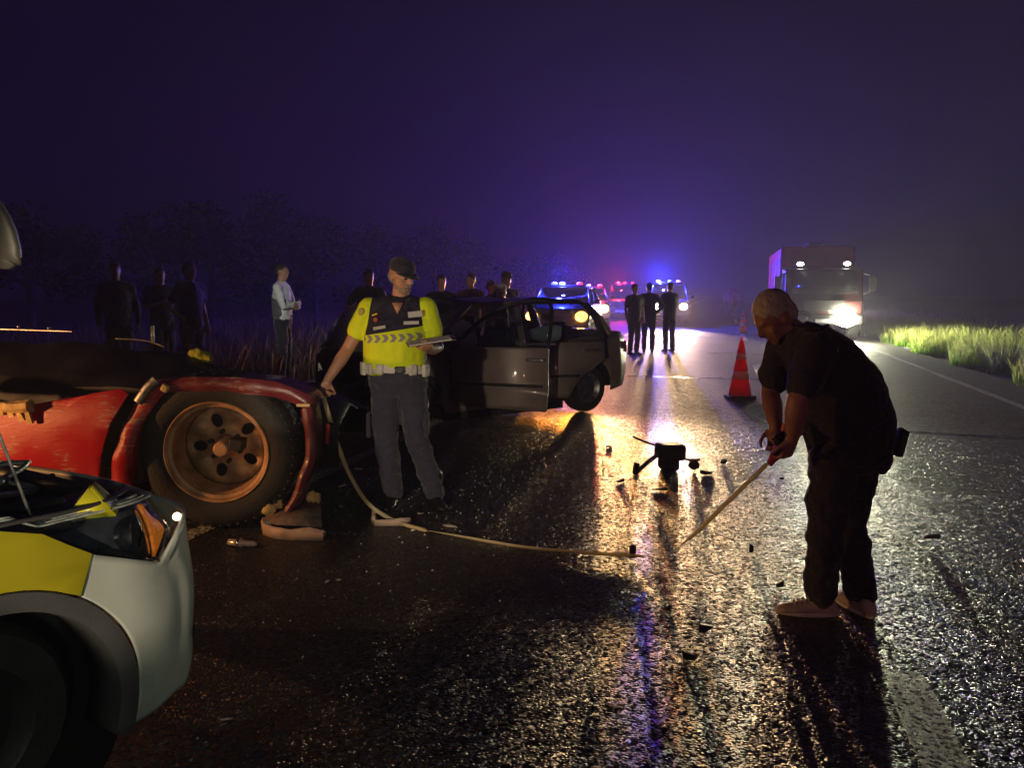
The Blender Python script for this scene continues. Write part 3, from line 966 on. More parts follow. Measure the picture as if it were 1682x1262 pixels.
wrecked_car()

# ================================================================== red truck at the left
def red_truck():
    t = empty('red_truck', (-1.88, 4.92, 0))
    tag(t, 'smashed red truck with a rusty steel wheel behind the yellow and white car', 'wrecked truck')
    def scratched(name, col):
        m = bpy.data.materials.new(name); m.use_nodes = True
        nt = m.node_tree; b = nt.nodes['Principled BSDF']; L = nt.links.new
        tc = nd(nt, 'ShaderNodeTexCoord')
        mp = nd(nt, 'ShaderNodeMapping'); mp.inputs['Scale'].default_value = (5, 5, 34); mp.inputs['Rotation'].default_value = (0, R(12), 0)
        L(tc.outputs['Object'], mp.inputs[0])
        n1 = nd(nt, 'ShaderNodeTexNoise'); n1.inputs['Scale'].default_value = 2.2; n1.inputs['Detail'].default_value = 8; n1.inputs['Roughness'].default_value = .72
        L(mp.outputs[0], n1.inputs['Vector'])
        n2 = nd(nt, 'ShaderNodeTexNoise'); n2.inputs['Scale'].default_value = 3.5; n2.inputs['Detail'].default_value = 4
        L(tc.outputs['Object'], n2.inputs['Vector'])
        mu = nd(nt, 'ShaderNodeMath', operation='MULTIPLY'); L(n1.outputs[0], mu.inputs[0]); L(n2.outputs[0], mu.inputs[1])
        r = nd(nt, 'ShaderNodeValToRGB'); r.color_ramp.elements[0].position = .30; r.color_ramp.elements[1].position = .36
        r.color_ramp.elements[0].color = (*col, 1); r.color_ramp.elements[1].color = (.38, .20, .15, 1)
        L(mu.outputs[0], r.inputs[0]); L(r.outputs[0], b.inputs['Base Color'])
        rr = nd(nt, 'ShaderNodeMapRange'); rr.inputs[1].default_value = .3; rr.inputs[2].default_value = .7; rr.inputs[3].default_value = .22; rr.inputs[4].default_value = .5
        L(n2.outputs[0], rr.inputs[0]); L(rr.outputs[0], b.inputs['Roughness'])
        bp = nd(nt, 'ShaderNodeBump'); bp.inputs['Strength'].default_value = .25; bp.inputs['Distance'].default_value = .02
        L(mu.outputs[0], bp.inputs['Height']); L(bp.outputs[0], b.inputs['Normal'])
        b.inputs['Coat Weight'].default_value = .3
        return m
    red = scratched('scuffed_red_paint', (.36, .006, .012))
    arch = scratched('shaded_dark_red', (.15, .022, .028))  # the red darkened to stand in for shade on the arch
    rust = mat('rusty_rim', (.48, .28, .15), .6, .25, var=.45, vscale=9, bump=.35, bscale=40)
    dark = mat('crushed_dark_metal', (.02, .019, .022), .5, .2, var=.5, vscale=4, bump=.3, bscale=12)
    fib = mat('torn_fibreglass', (.55, .38, .16), .8, var=.35, vscale=18, bump=.6, bscale=40)
    # wheel, its face towards the road; the axis leans a little

    c = Vector((0, 0, .515)); ax = Vector((.05, -1, -.03)).normalized()
    mb = MB()
    mb.lathe([(.325, .125), (.36, .15), (.43, .158), (.475, .14), (.5, .10), (.508, .04), (.508, -.04), (.5, -.10), (.47, -.14), (.4, -.15), (.325, -.125)], 64, ax, c)
    for h in (.115, .15):
        pass
    ty = mb.build('tyre', RUBBER, t)
    mb = MB()
    u, wv = frame(ax)
    for k in range(54):
        a = 2 * math.pi * k / 54
        d = u * math.cos(a) + wv * math.sin(a)
        for s in (-1, 1):
            mb.tube([c + d * .503 + ax * (s * .03), c + d * .500 + ax * (s * .085), c + d * .478 + ax * (s * .142)], [.014, .014, .01], 4)
    mb.build('tread', RUBBER, ty)
    mb = MB()
    mb.lathe([(.335, .128), (.325, .142), (.315, .135), (.308, .11), (.290, .10), (.285, .0), (.275, -.07), (.268, -.09)], 64, ax, c)
    rim = mb.build('rim', rust, t, solid=.008)
    hol = [[(.175 * math.cos(R(72 * k + 20)) + .048 * math.cos(q) * math.cos(R(72 * k + 20)) - .036 * math.sin(q) * math.sin(R(72 * k + 20)),
             .175 * math.sin(R(72 * k + 20)) + .048 * math.cos(q) * math.sin(R(72 * k + 20)) + .036 * math.sin(q) * math.cos(R(72 * k + 20))) for q in [2 * math.pi * j / 12 for j in range(12)]] for k in range(5)]
    circ = [(.266 * math.cos(2 * math.pi * j / 48), .266 * math.sin(2 * math.pi * j / 48)) for j in range(48)]
    def dish(p, q):
        r = math.hypot(p, q)
        return c + u * p + wv * q + ax * (-.09 + .04 * max(0, 1 - r / .15))
    panel('wheel_disc', circ, dish, rust, rim, solid=.01, holes=hol)
    MB().lathe([(.001, .06), (.040, .06), (.050, .05), (.052, .0), (.075, -.03), (.08, -.07)], 24, ax, c).build('hub', rust, t)
    for k in range(6):
        a = R(60 * k + 10); d = u * math.cos(a) + wv * math.sin(a)
        MB().tube([c + d * .10 + ax * -.07, c + d * .10 + ax * -.03], .016, 6).build('lug_nut', dark, t, smooth=False)
    MB().box(c + Vector((.10, -.01, .03)), (.085, .11, .075), Matrix.Rotation(R(8), 3, 'Y')).build('brake_bracket', dark, t, bevel=.008)
    # wheel-arch flare and body: outline points in x, z on the outer skin (metres from the wheel's foot)
    Y0 = -.17
    def skin(bow=.06):
        return lambda x, z: (x, Y0 - bow * math.exp(-((z - .55) / .35) ** 2), z)
    flare = [(-.32, .985), (-.45, .84), (-.545, .66), (-.61, .46), (-.65, .28), (-.50, .21), (-.495, .40), (-.455, .60), (-.40, .74), (-.28, .895)]
    def band(name, outer, inner, fn, m, thick, n=26, k=4):
        """Curved strip between two edge lines, with dents."""
        o = smoothline([(x, 0, z) for x, z in outer], 8); q = smoothline([(x, 0, z) for x, z in inner], 8)
        vs2 = []
        for a in range(n + 1):
            f = a / n
            p0 = o[min(int(f * (len(o) - 1)), len(o) - 1)]; p1 = q[min(int(f * (len(q) - 1)), len(q) - 1)]
            for b2 in range(-1, k + 2):
                p = p0.lerp(p1, min(max(b2 / k, 0), 1)); y = fn(p.x, p.z) - .022 * math.sin(min(max(b2 / k, 0), 1) * math.pi)
                d = mnoise.noise(Vector((p.x * 8, p.z * 8, 1.5)))
                y += .022 * d + (thick if b2 in (-1, k + 1) else 0)
                vs2.append((p.x + .006 * d, y, p.z + .010 * mnoise.noise(Vector((p.x * 6, 3, p.z * 6)))))
        k2 = k + 3
        fs2 = [(a * k2 + b2, a * k2 + b2 + 1, (a + 1) * k2 + b2 + 1, (a + 1) * k2 + b2) for a in range(n) for b2 in range(k2 - 1)]
        return MB().add(vs2, fs2).build(name, m, t, solid=.008, bevel=.006)
    band('wheel_arch_flare', [(-.32, .985), (-.45, .84), (-.545, .66), (-.61, .46), (-.65, .28)], [(-.28, .895), (-.40, .74), (-.455, .60), (-.495, .40), (-.50, .21)],
         lambda x, z: Y0 - .06 * math.exp(-((z - .55) / .35) ** 2), red, .08)
    band('wheel_arch_top', [(-.33, .98), (-.16, 1.0), (.10, 1.0), (.30, .985), (.45, .95), (.60, .885), (.635, .83)], [(-.29, .90), (-.15, .915), (.1, .91), (.30, .885), (.45, .85), (.56, .81), (.60, .80)],
         lambda x, z: Y0 - .03 + .05 * (x + .3), arch, .26)
    band('wheel_arch_rear', [(.62, .82), (.645, .64), (.64, .5), (.60, .36), (.52, .2), (.46, .11)], [(.555, .80), (.57, .64), (.565, .48), (.52, .34), (.46, .2), (.42, .14)],
         lambda x, z: Y0 + .02, arch, .2)
    body = [(-2.3, .62), (-1.45, .77), (-1.12, .82), (-.85, .875), (-.52, .93), (-.47, .90), (-.58, .72), (-.655, .52), (-.70, .30), (-.9, .335), (-1.2, .41), (-1.6, .46), (-2.3, .48)]
    panel('fender_panel', body, lambda x, z: (x, Y0 - .02 - .07 * math.exp(-((z - .6) / .3) ** 2) + .03 * mnoise.noise(Vector((x * 2.2, z * 3, 5))), z), red, t,
          [-2, -1.8, -1.6, -1.4, -1.2, -1.0, -.85, -.7, -.6], [.4, .5, .55, .6, .65, .7, .75, .8], solid=.02, bevel=.006)
    mb = MB(); mb.tube([(-.30, Y0 - .07, .99), (-.36, Y0 - .075, .93), (-.42, Y0 - .07, .85)], [(.03, .012)] * 3, 8)
    mb.build('bracket', STEEL, t)
    MB().box((-.255, Y0 - .05, .935), (.05, .04, .05), Matrix.Rotation(R(30), 3, 'Y')).build('reflector', mat('amber_dull', (.5, .35, .15), .4), t, bevel=.012)
    MB().box((.585, Y0 - .02, .825), (.085, .03, .02)).build('reflector', mat('amber_dull', (.5, .35, .15), .4), t, bevel=.004)
    MB().box((.70, Y0 + .1, .62), (.025, .02, .13), Matrix.Rotation(R(6), 3, 'Y')).build('side_marker', mat('tail_lens', (.25, .01, .01), .2), t, bevel=.005)
    # dark crushed hood and cab remains behind the arch
    def topz(x):
        pts = [(-2.4, 1.29), (-1.07, 1.25), (-.71, 1.205), (-.43, 1.155), (-.3, 1.08), (-.14, 1.03), (.18, 1.02), (.5, .92), (.75, .8)]
        for (a, za), (b2, zb) in zip(pts, pts[1:]):
            if x <= b2: return za + (zb - za) * (x - a) / (b2 - a)
        return .8
    nxs, nys = 64, 30
    vs, fs = [], []
    for j in range(nys):
        for i in range(nxs):
            x = -2.4 + 3.12 * i / (nxs - 1); q = j / (nys - 1)
            z = topz(x) * (1 - .9 * max(0, .28 - q) / .28 * .28) - .34 * q
            nzv = mnoise.fractal(Vector((x * 2.3, q * 4, 2)), 1, 2, 4)
            y = .12 + q * 1.6 + .04 * nzv
            if q == 0: z = min(z, .9)
            vs.append((x, y, z + .035 * nzv * min(1, q * 8)))
    fs = [(j * nxs + i, j * nxs + i + 1, (j + 1) * nxs + i + 1, (j + 1) * nxs + i) for j in range(nys - 1) for i in range(nxs - 1)]
    o = len(vs)
    vs += [(-2.4 + 3.12 * i / (nxs - 1), .14, .35) for i in range(nxs)]
    fs += [(o + i, o + i + 1, i + 1, i) for i in range(nxs - 1)]
    vs += [(-2.4 + 3.12 * i / (nxs - 1), 1.75, .3) for i in range(nxs)]
    fs += [((nys - 1) * nxs + i, (nys - 1) * nxs + i + 1, o + nxs + i + 1, o + nxs + i) for i in range(nxs - 1)]
    MB().add(vs, fs).build('crushed_hood', dark, t, solid=.01, angle=25)
    mb = MB(); mb.box((-1.0, 1.2, .45), (2.6, 1.8, .5)); mb.build('chassis', dark, t, bevel=.03)
    wheel(t, (-1.5, 1.6, .5), .5, .28, (0, 1, 0))
    wheel(t, (-2.1, .55, .42), .42, .26, (0, 1, 0))
    trim = mat('bright_trim', (.5, .48, .45), .25, .9)
    MB().tube(smoothline([(-.75, .18, 1.215), (-.62, .18, 1.21), (-.52, .18, 1.195), (-.43, .18, 1.16)], 4), .006, 6).build('trim_strip', trim, t)
    MB().tube([(-2.2, .2, 1.30), (-1.3, .2, 1.27), (-1.05, .2, 1.262)], .005, 6).build('trim_strip', trim, t)
    MB().box((-.53, .24, 1.24), (.02, .02, .12)).build('stay', trim, t, bevel=.004)
    for x, z in ((-1.40, 1.295), (-1.20, 1.285)):
        MB().ell((x, .2, z), .011).build('bolt', trim, t)
    # torn yellow fibreglass
    rngl = random.Random(4)
    mb = MB()
    pts = [(-1.75 + .1 * i, -.28 + rngl.uniform(-.02, .02), .90 - .011 * i + rngl.uniform(-.012, .012)) for i in range(8)]
    mb.tube(pts, [(.035 + rngl.uniform(-.008, .01), .05) for _ in pts], 7)
    for i in range(9):
        x = -1.5 + .055 * i
        mb.box((x, -.3, .83 - .006 * i + rngl.uniform(-.02, .02)), (.03, .02, .06 + rngl.uniform(0, .03)), Matrix.Rotation(rngl.uniform(-.5, .5), 3, 'Y'))
    mb.build('torn_fibreglass', fib, t, disp=.02, dscale=.03)
red_truck()

# ================================================================== near car, bottom left, hood propped open
NEAR = empty('roadside_car', (-1.305, 2.0, 0), math.atan2(.848, .53))
def near_car():
    t = NEAR
    tag(t, 'yellow and white car at the lower left with its hood propped open', 'car')
    white = mat('greyish_white_paint', (.48, .51, .47), .34, 0, var=.10, vscale=5, coat=.4)
    yel = mat('yellow_paint', (.42, .36, .015), .35, 0, var=.06, vscale=2, coat=.4)
    clad = mat('grey_cladding', (.075, .075, .078), .55, var=.12, bump=.15, bscale=160)
    bay = mat('engine_bay_black', (.015, .015, .016), .6, var=.4, bump=.2, bscale=40)
    alu = mat('cast_aluminium', (.3, .3, .3), .45, .8, var=.35, vscale=18, bump=.4, bscale=30)
    CS, CR = .27, .35          # start and radius of the bumper's rounded corner
    WID = 1.72
    def plan(l, inset=0.0):
        """Point on the plan outline at length l from the flank round to the front."""
        q = CR * math.pi / 2
        if l < CS:
            return Vector((l, inset, 0))
        if l < CS + q:
            a = (l - CS) / CR
            return Vector((CS + (CR - inset) * math.sin(a), CR - (CR - inset) * math.cos(a), 0))
        d = l - CS - q
        return Vector((CS + CR - inset + .05 * math.sin(min(1, d / (WID - 2 * CR)) * math.pi), CR + d, 0))
    L_END = CS + CR * math.pi / 2 + WID - 2 * CR + .3
    AC, AZ, AR = -.12, .335, .41
    def arch_x(z, r=AR):
        return AC + math.sqrt(max(r * r - (z - AZ) ** 2, 0))
    def ztop(l):
        if l < .40: return .772 - (l - .174) * .42
        if l < .475: return .677 + (l - .40) / .075 * .075
        return .752 + min(1, (l - .475) / .1) * .03
    # bumper skin: columns run round the corner, rows go from the lip to the headlight
    cols = []
    ls = [0] + [.02 * i for i in range(1, 14)] + [.28 + .022 * i for i in range(34)] + [1.05 + .1 * i for i in range(9)]
    rows = 26
    grid = []
    for i in range(rows + 1):
        row = []
        for l in [k / 60 for k in range(61)]:
            # spread columns: start at the arch or seam edge
            zz = None
            row.append(l)
        grid.append(row)
    vs, fs = [], []
    nc = 72
    for i in range(rows + 1):
        f = i / rows
        for j in range(nc + 1):
            g = (j / nc) ** 1.25
            zb = .185 + .015 * math.sin(min(1, g * 3) * 1.5)
            # iterate once for a consistent start
            z = zb + (.772 - zb) * f
            for _ in range(3):
                x0 = arch_x(z) + .003 if z < .664 else .13 + (z - .664) / .108 * .044
                if z < .23: x0 = max(arch_x(z), .22)
                l = x0 + (L_END - x0) * g
                z = zb + (ztop(max(l, .174)) - zb) * f
            ins = .028 * max(0, (.30 - z) / .12) ** 2 - .016 * math.exp(-((z - .52) / .14) ** 2)
            # sculpted crease: corner face stands proud of the flank
            crease = 1 / (1 + math.exp(-(l - (.50 - .9 * max(0, z - .58) ** 1.3)) / .008))
            ins -= .020 * crease
            p = plan(l, ins)
            vs.append((p.x, p.y, z))
    fs = [(i * (nc + 1) + j, i * (nc + 1) + j + 1, (i + 1) * (nc + 1) + j + 1, (i + 1) * (nc + 1) + j) for i in range(rows) for j in range(nc)]
    MB().add(vs, fs).build('bumper', white, t, solid=.012, angle=60)
    # fender
    fen = [(-1.15, .92), (-.30, .915), (-.06, .903), (.045, .868), (.10, .826), (.171, .776), (.127, .668)] + \
          [(AC + AR * math.cos(R(a)), AZ + AR * math.sin(R(a))) for a in range(58, 181, 6)] + [(AC - AR, .22), (-1.15, .22)]
    panel('fender', fen, lambda x, z: (x, -.014 * math.exp(-((z - .62) / .16) ** 2) + .02 * max(0, (z - .84) / .08), z), yel, t, [-.9, -.7, -.5, -.3, -.1, 0], [.3, .4, .5, .6, .66, .7, .74, .78, .82, .86, .89], solid=.01, bevel=.003)
    for nm, pts in (('panel_gap', [(.127, -.008, .664), (.150, -.003, .715), (.172, .004, .774)]), ('panel_gap', [(.055, .016, .862), (.11, .010, .820), (.173, .005, .775)])):
        MB().tube(pts, .0035, 6).build(nm, bay, t)
    # wheel-arch cladding
    vs, fs = [], []
    na = 40
    for i in range(na + 1):
        a = R(-22 + (205) * i / na)
        for r, y in ((AR + .001, .004), (AR - .006, -.010), (.375, -.014), (.350, -.004), (.345, .03), (.345, .16)):
            vs.append((AC + r * math.cos(a), y, AZ + r * math.sin(a)))
    fs = [(i * 6 + j, i * 6 + j + 1, (i + 1) * 6 + j + 1, (i + 1) * 6 + j) for i in range(na) for j in range(5)]
    MB().add(vs, fs).build('arch_cladding', clad, t, solid=.004, angle=50)
    MB().lathe([(.40, -.05), (.40, .30), (.05, .30)], 40, (0, 1, 0), (AC, .1, AZ)).build('arch_liner', bay, t)
    wheel(t, (AC - .02, .24, .315), .315, .2, (0, 1, 0), rimmat=bay)  # black rim paints in the shade inside the arch
    wheel(t, (AC - .02, WID - .15, .315), .315, .2, (0, 1, 0))
    # fog-lamp slot on the corner
    pf = plan(.615, -.018)
    MB().tube([(pf.x, pf.y, .30), (pf.x + .004, pf.y, .36), (pf.x, pf.y, .43)], [(.004, .008), (.006, .016), (.003, .006)], 10).build('fog_lamp_recess', BLACK, t)
    MB().tube([(pf.x - .012, pf.y - .014, .285), (pf.x - .010, pf.y - .016, .36), (pf.x - .014, pf.y - .010, .46)], .0045, 6).build('chrome_trim', CHROME, t)
    # headlight: dark housing, clear cover, amber corner, chrome bowl
    def zt(l): return .872 - .06 * max(0, l - .35) ** 1.2
    def hl_surface(inset, z_in0, z_in1, l0=.052, l1=.475, n=30, m=8):
        vs2 = []
        for j in range(n + 1):
            l = l0 + (l1 - l0) * j / n
            lo = ztop(max(l, .174)) + .004 if l > .171 else .866 - (l - .05) * .735
            hi = zt(l) if l < .42 else zt(.42) - (l - .42) * 1.0
            for i in range(m + 1):
                z = lo + z_in0 + (hi - z_in1 - lo - z_in0) * i / m
                p = plan(l, inset + .045 * (i / m) ** 2)
                vs2.append((p.x, p.y, z))
        fs2 = [(j * (m + 1) + i, (j + 1) * (m + 1) + i, (j + 1) * (m + 1) + i + 1, j * (m + 1) + i + 1) for j in range(n) for i in range(m)]
        return MB().add(vs2, fs2)
    hl = hl_surface(.045, .0, .0).build('headlight', mat('headlight_housing', (.11, .115, .125), .35, .2, var=.4, vscale=24), t, solid=.01)
    hl_surface(.002, .0, .0).build('cover', glass('headlight_cover', (.8, .84, .86), .04, .06), hl, solid=.004)
    hl_surface(.02, .005, .01, .405, .472, 8).build('glowing_amber_reflector', mat('amber_lens', (.85, .16, .01), .25, 0, var=.4, vscale=60, emit=(1, .25, .02), estr=.3), hl, solid=.01)  # faint emission paints the amber glow into the reflector
    hl_surface(.032, .01, .02, .385, .402, 4).build('chrome_surround', CHROME, hl, solid=.006)
    pb = plan(.30, .09)
    MB().lathe([(.01, .03), (.045, .0), (.06, -.05), (.062, -.055)], 20, (-.8, .6, 0), (pb.x, pb.y, .78)).build('reflector_bowl', mat('smoked_chrome', (.12, .12, .13), .25, .9, var=.3, vscale=40), hl)
    rngl = random.Random(2)
    for k in range(6):
        l = rngl.uniform(.30, .38); p = plan(l, rngl.uniform(.02, .05)); z = rngl.uniform(ztop(l) + .02, .83)
        MB().box((p.x, p.y, z), (.006, .004, .012 + rngl.random() * .012), Matrix.Rotation(rngl.uniform(-1, 1), 3, 'Y')).build('facet', CHROME, hl)
    # pale seams along the top of the lamp and fender, and the shelf behind them
    for k, (ins, dz, rad) in enumerate(((.055, .004, .004), (.075, .006, .003), (.10, .006, .004))):
        pts = []
        for j in range(30):
            l = -1.0 + 1.46 * j / 29
            p = plan(max(l, 0) if l > 0 else 0, ins); 
            pts.append((p.x if l > 0 else l, p.y, (.905 - .02 * max(0, l + .1) if l < .05 else .872 + .03 * max(0, .1 - l)) + dz - .0))
        MB().tube(smoothline(pts, 2), rad, 6).build('top_seam', mat('pale_seam', (.42, .45, .42), .3, .2, var=.4, vscale=25), t)
    panel('lamp_shelf', [(.0, .05), (.43, .10), (.47, .45), (.0, .4)], lambda x, y: (x, y + .9 * max(0, x - .25) ** 2, .846), mat('shelf_grey', (.05, .05, .052), .4, var=.4, vscale=20), t, [.1, .2, .3], [.2, .3], solid=.01)
    # lamp unit at the corner and its twin on the far side give off light ahead
    for (l, pw, dirv) in ((.60, 14, (1, .30, .10)), (L_END - .22, 1.5, (1, .0, .05))):
        p = plan(l, -.035)
        bl = MB().ell((p.x - .05, p.y, .775), (.014, .014, .014)).build('headlight_bulb', glow('warm_bulb', (1, .7, .4), 6), t)
        lamp('headlight_lamp', 'SPOT', (p.x + .05, p.y, .78), (1.0, .66, .40), pw, bl, dirv, .035, 84, .5)
    # fender ledge, slam panel and engine bay
    mb = MB()
    for l0, off, z in ((-1.1, .03, .912), (-1.1, .055, .905), (-1.1, .085, .895)):
        pts = [(x, off + (.0 if x < .1 else (x - .1) ** 2 * 1.6), z - .04 * max(0, x + .05)) for x in [l0 + .1 * i for i in range(16)]]
        mb.tube(pts, .006, 6)
    mb.build('gutter_seal', mat('wet_rubber', (.06, .06, .06), .18, var=.3), t)
    mb = MB(); mb.box((-.25, .85, .70), (1.5, 1.5, .1)); mb.box((.44, .9, .80), (.07, 1.3, .10)); mb.build('bay_floor', bay, t, bevel=.02)
    mb = MB(); mb.box((-.4, .09, .86), (1.1, .1, .03)); mb.build('inner_wing', bay, t, bevel=.01)
    MB().box((-.16, .16, .905), (.24, .10, .035), Matrix.Rotation(R(4), 3, 'Z')).build('hinge_cover', mat('pale_plastic', (.45, .48, .45), .4), t, bevel=.012)
    rngl = random.Random(12)
    for k in range(26):
        x = rngl.uniform(-.6, .3); y = rngl.uniform(.22, 1.3)
        m2 = alu if k % 3 == 0 else bay
        MB().box((x, y, .80 + rngl.uniform(-.03, .06)), (rngl.uniform(.05, .2), rngl.uniform(.05, .2), rngl.uniform(.04, .14)), Matrix.Rotation(rngl.uniform(-.6, .6), 3, 'Z')).build('engine_part', m2, t, bevel=.012)
    for k in range(9):
        x = rngl.uniform(-.5, .2); y = rngl.uniform(.25, 1.1)
        pts = [(x + rngl.uniform(-.2, .2) * i, y + .12 * i, .86 + .05 * math.sin(i * 1.6 + k)) for i in range(4)]
        MB().tube(smoothline(pts, 4), .011, 7).build('hose', alu if k % 4 == 0 else BLACK, t)
    for k in range(6):
        x = .05 + .05 * k; y = .36 + .03 * k
        MB().ell((x - .1, y + .1, .90), (.03, .03, .016)).build('cap', alu, t)
    # raised hood, hinged at the windscreen, and its prop rod
    hx, hz, ha = -1.05, 1.115, R(44)
    HS, HR = 1.0, .25
    HL, HW = HS + .63, 1.5
    def hfn(l, y):
        """Straight panel up to HS, then the nose curls over."""
        k = min(l, HS)
        p = Vector((hx + k * math.cos(ha), .10 + y, hz + k * math.sin(ha) + .03 * math.sin(y / HW * math.pi)))
        if l > HS:
            b = (l - HS) / HR
            p += Vector((HR * (math.sin(ha) - math.sin(ha - b)), 0, HR * (math.cos(ha - b) - math.cos(ha))))
        return p
    rr = .06
    outl = [(0, 0)] + [(HL - rr + rr * math.sin(R(a)), rr - rr * math.cos(R(a))) for a in range(0, 91, 10)] + [(HL - rr + rr * math.cos(R(a)), HW - rr + rr * math.sin(R(a))) for a in range(0, 91, 10)] + [(0, HW)]
    hd = panel('hood', outl, hfn, mat('hood_underside', (.11, .10, .085), .5, var=.1), t, [.3, .6, .9, 1.05] + [1.0 + .04 * i for i in range(16)], [.1, .2, .5, .75, 1.0, 1.3], solid=.02)
    mb = MB()
    for y in (.25, .75, 1.25):
        mb.tube([Vector(hfn(.1, y)) + Vector((.02, 0, -.04)), Vector(hfn(HS, y)) + Vector((.02, 0, -.04))], [(.05, .012)] * 2, 8)
    mb.build('hood_rib', bay, hd)
    MB().tube([(.11, .20, .87), (.02, .22, 1.25), (-.05, .26, 1.62)], [.0045, .0045, .0045], 8).build('prop_rod', STEEL, t)
    # rest of the car, out of the picture to the left
    mb = MB(); mb.prism([(-1.1, .25), (-1.1, .95), (-2.9, 1.0), (-3.4, .9), (-3.45, .3)], .02, WID - .02, lambda p, q, d: (p, d, q)); mb.build('body', white, t, bevel=.06)
    mb = MB(); mb.prism([(-1.0, .96), (-1.6, 1.5), (-2.8, 1.5), (-3.2, .97)], .12, WID - .12, lambda p, q, d: (p, d, q)); mb.build('cabin', DGLASS, t, bevel=.05)
    for y in (.15, WID - .15):
        wheel(t, (-2.75, y, .315), .315, .2, (0, 1, 0))
near_car()

# ================================================================== people
SKIN = mat('skin', (.42, .22, .14), .5, var=.12, vscale=14, bump=.1, bscale=90)
SKIN_D = mat('skin_tanned', (.30, .15, .10), .5, var=.12, vscale=14, bump=.1, bscale=90)
def cloth(name, col, rough=.85, var=.18):
    if name in MATS:
        return MATS[name]
    m = mat(name, col, rough, var=var, vscale=7, bump=.25, bscale=140, sheen=.15)
    nt = m.node_tree; L = nt.links.new                    # soft creases under the weave
    tc = [n for n in nt.nodes if n.type == 'TEX_COORD'][0]; bp = [n for n in nt.nodes if n.type == 'BUMP'][0]
    mp = nd(nt, 'ShaderNodeMapping'); mp.inputs['Scale'].default_value = (1, 1, 1.7); mp.inputs['Rotation'].default_value = (.3, .5, 0)
    L(tc.outputs['Object'], mp.inputs[0])
    n = nd(nt, 'ShaderNodeTexNoise'); n.inputs['Scale'].default_value = 10; n.inputs['Detail'].default_value = 3; n.inputs['Distortion'].default_value = 1.4
    L(mp.outputs[0], n.inputs['Vector'])
    b2 = nd(nt, 'ShaderNodeBump'); b2.inputs['Strength'].default_value = .7; b2.inputs['Distance'].default_value = .035
    L(n.outputs[0], b2.inputs['Height']); L(b2.outputs[0], bp.inputs['Normal'])
    return m
HAIR = mat('dark_hair', (.02, .017, .015), .6, var=.3, vscale=30, bump=.5, bscale=120)
HAIR_G = mat('grey_hair', (.22, .21, .20), .6, var=.3, vscale=30, bump=.5, bscale=120)

def rot_zxy(yaw, pitch, roll=0):
    return (Matrix.Rotation(R(yaw), 3, 'Z') @ Matrix.Rotation(R(pitch), 3, 'X') @ Matrix.Rotation(R(roll), 3, 'Y'))

def hand(mb, wrist, d, nrm, side, curl=(25, 30, 25), size=1.0, spread=6, thumb_in=.5):
    """Palm, four fingers and a thumb. d: along the hand, nrm: way the palm faces, side: towards the thumb."""
    d = Vector(d).normalized(); n = Vector(nrm); n = (n - d * n.dot(d)).normalized(); s = d.cross(n).normalized() * side
    S = size
    w = Vector(wrist)
    rot = Matrix((s, d, n)).transposed()
    mb.ell(w + d * .045 * S, (.040 * S, .052 * S, .017 * S), rot)
    mb.tube([w - d * .02, w + d * .03 * S], [.026 * S, .03 * S], 10)
    for k, (off, ln) in enumerate(((.030, .072), (.010, .080), (-.010, .074), (-.029, .058))):
        base = w + d * .088 * S + s * off * S
        dirv = (d + s * math.tan(R(spread)) * off / .03).normalized()
        pts = [base - dirv * .02 * S, base]
        seg = (.45, .30, .25); ang = 0
        for q in range(3):
            ang += curl[q]
            v = dirv * math.cos(R(ang)) + n * math.sin(R(ang))
            pts.append(pts[-1] + v * ln * seg[q] * S)
        mb.limb(pts, [.0100 * S, .0098 * S, .0090 * S, .0084 * S, .0076 * S], 8)
    b = w + d * .025 * S + s * .030 * S
    v1 = (s * .8 + d * .75 + n * thumb_in * .4).normalized(); v2 = (d * .9 + s * .25 + n * thumb_in).normalized(); v3 = (d * .8 - s * .25 + n * thumb_in).normalized()
    p = [b, b + v1 * .035 * S]; p.append(p[-1] + v2 * .032 * S); p.append(p[-1] + v3 * .026 * S)
    mb.limb(p, [.0135 * S, .0115 * S, .0105 * S, .0085 * S], 8)

def head_shape(mb, c, rot, S=1.0, lod=0):
    c = Vector(c)
    def P(x, y, z): return c + rot @ Vector((x * S, y * S, z * S))
    mb.ell(P(0, .012, .025), (.074 * S, .094 * S, .093 * S), rot, 18, 12)
    mb.ell(P(0, -.022, -.03), (.060 * S, .066 * S, .082 * S), rot, 16, 10)
    mb.ell(P(0, -.050, -.082), (.034 * S, .034 * S, .03 * S), rot)                      # chin
    mb.limb([P(0, -.084, .022), P(0, -.104, -.012), P(0, -.100, -.020)], [.010 * S, .0125 * S, .014 * S], 8)   # nose
    mb.ell(P(0, -.070, .030), (.050 * S, .020 * S, .012 * S), rot)                       # brow
    mb.ell(P(0, -.080, -.050), (.024 * S, .014 * S, .010 * S), rot)                      # lips
    for s in (-1, 1):
        mb.ell(P(s * .074, .016, -.004), (.011 * S, .020 * S, .032 * S), rot @ Matrix.Rotation(R(12 * s), 3, 'Z'))
        mb.ell(P(s * .040, -.056, -.022), (.022 * S, .020 * S, .022 * S), rot)           # cheek

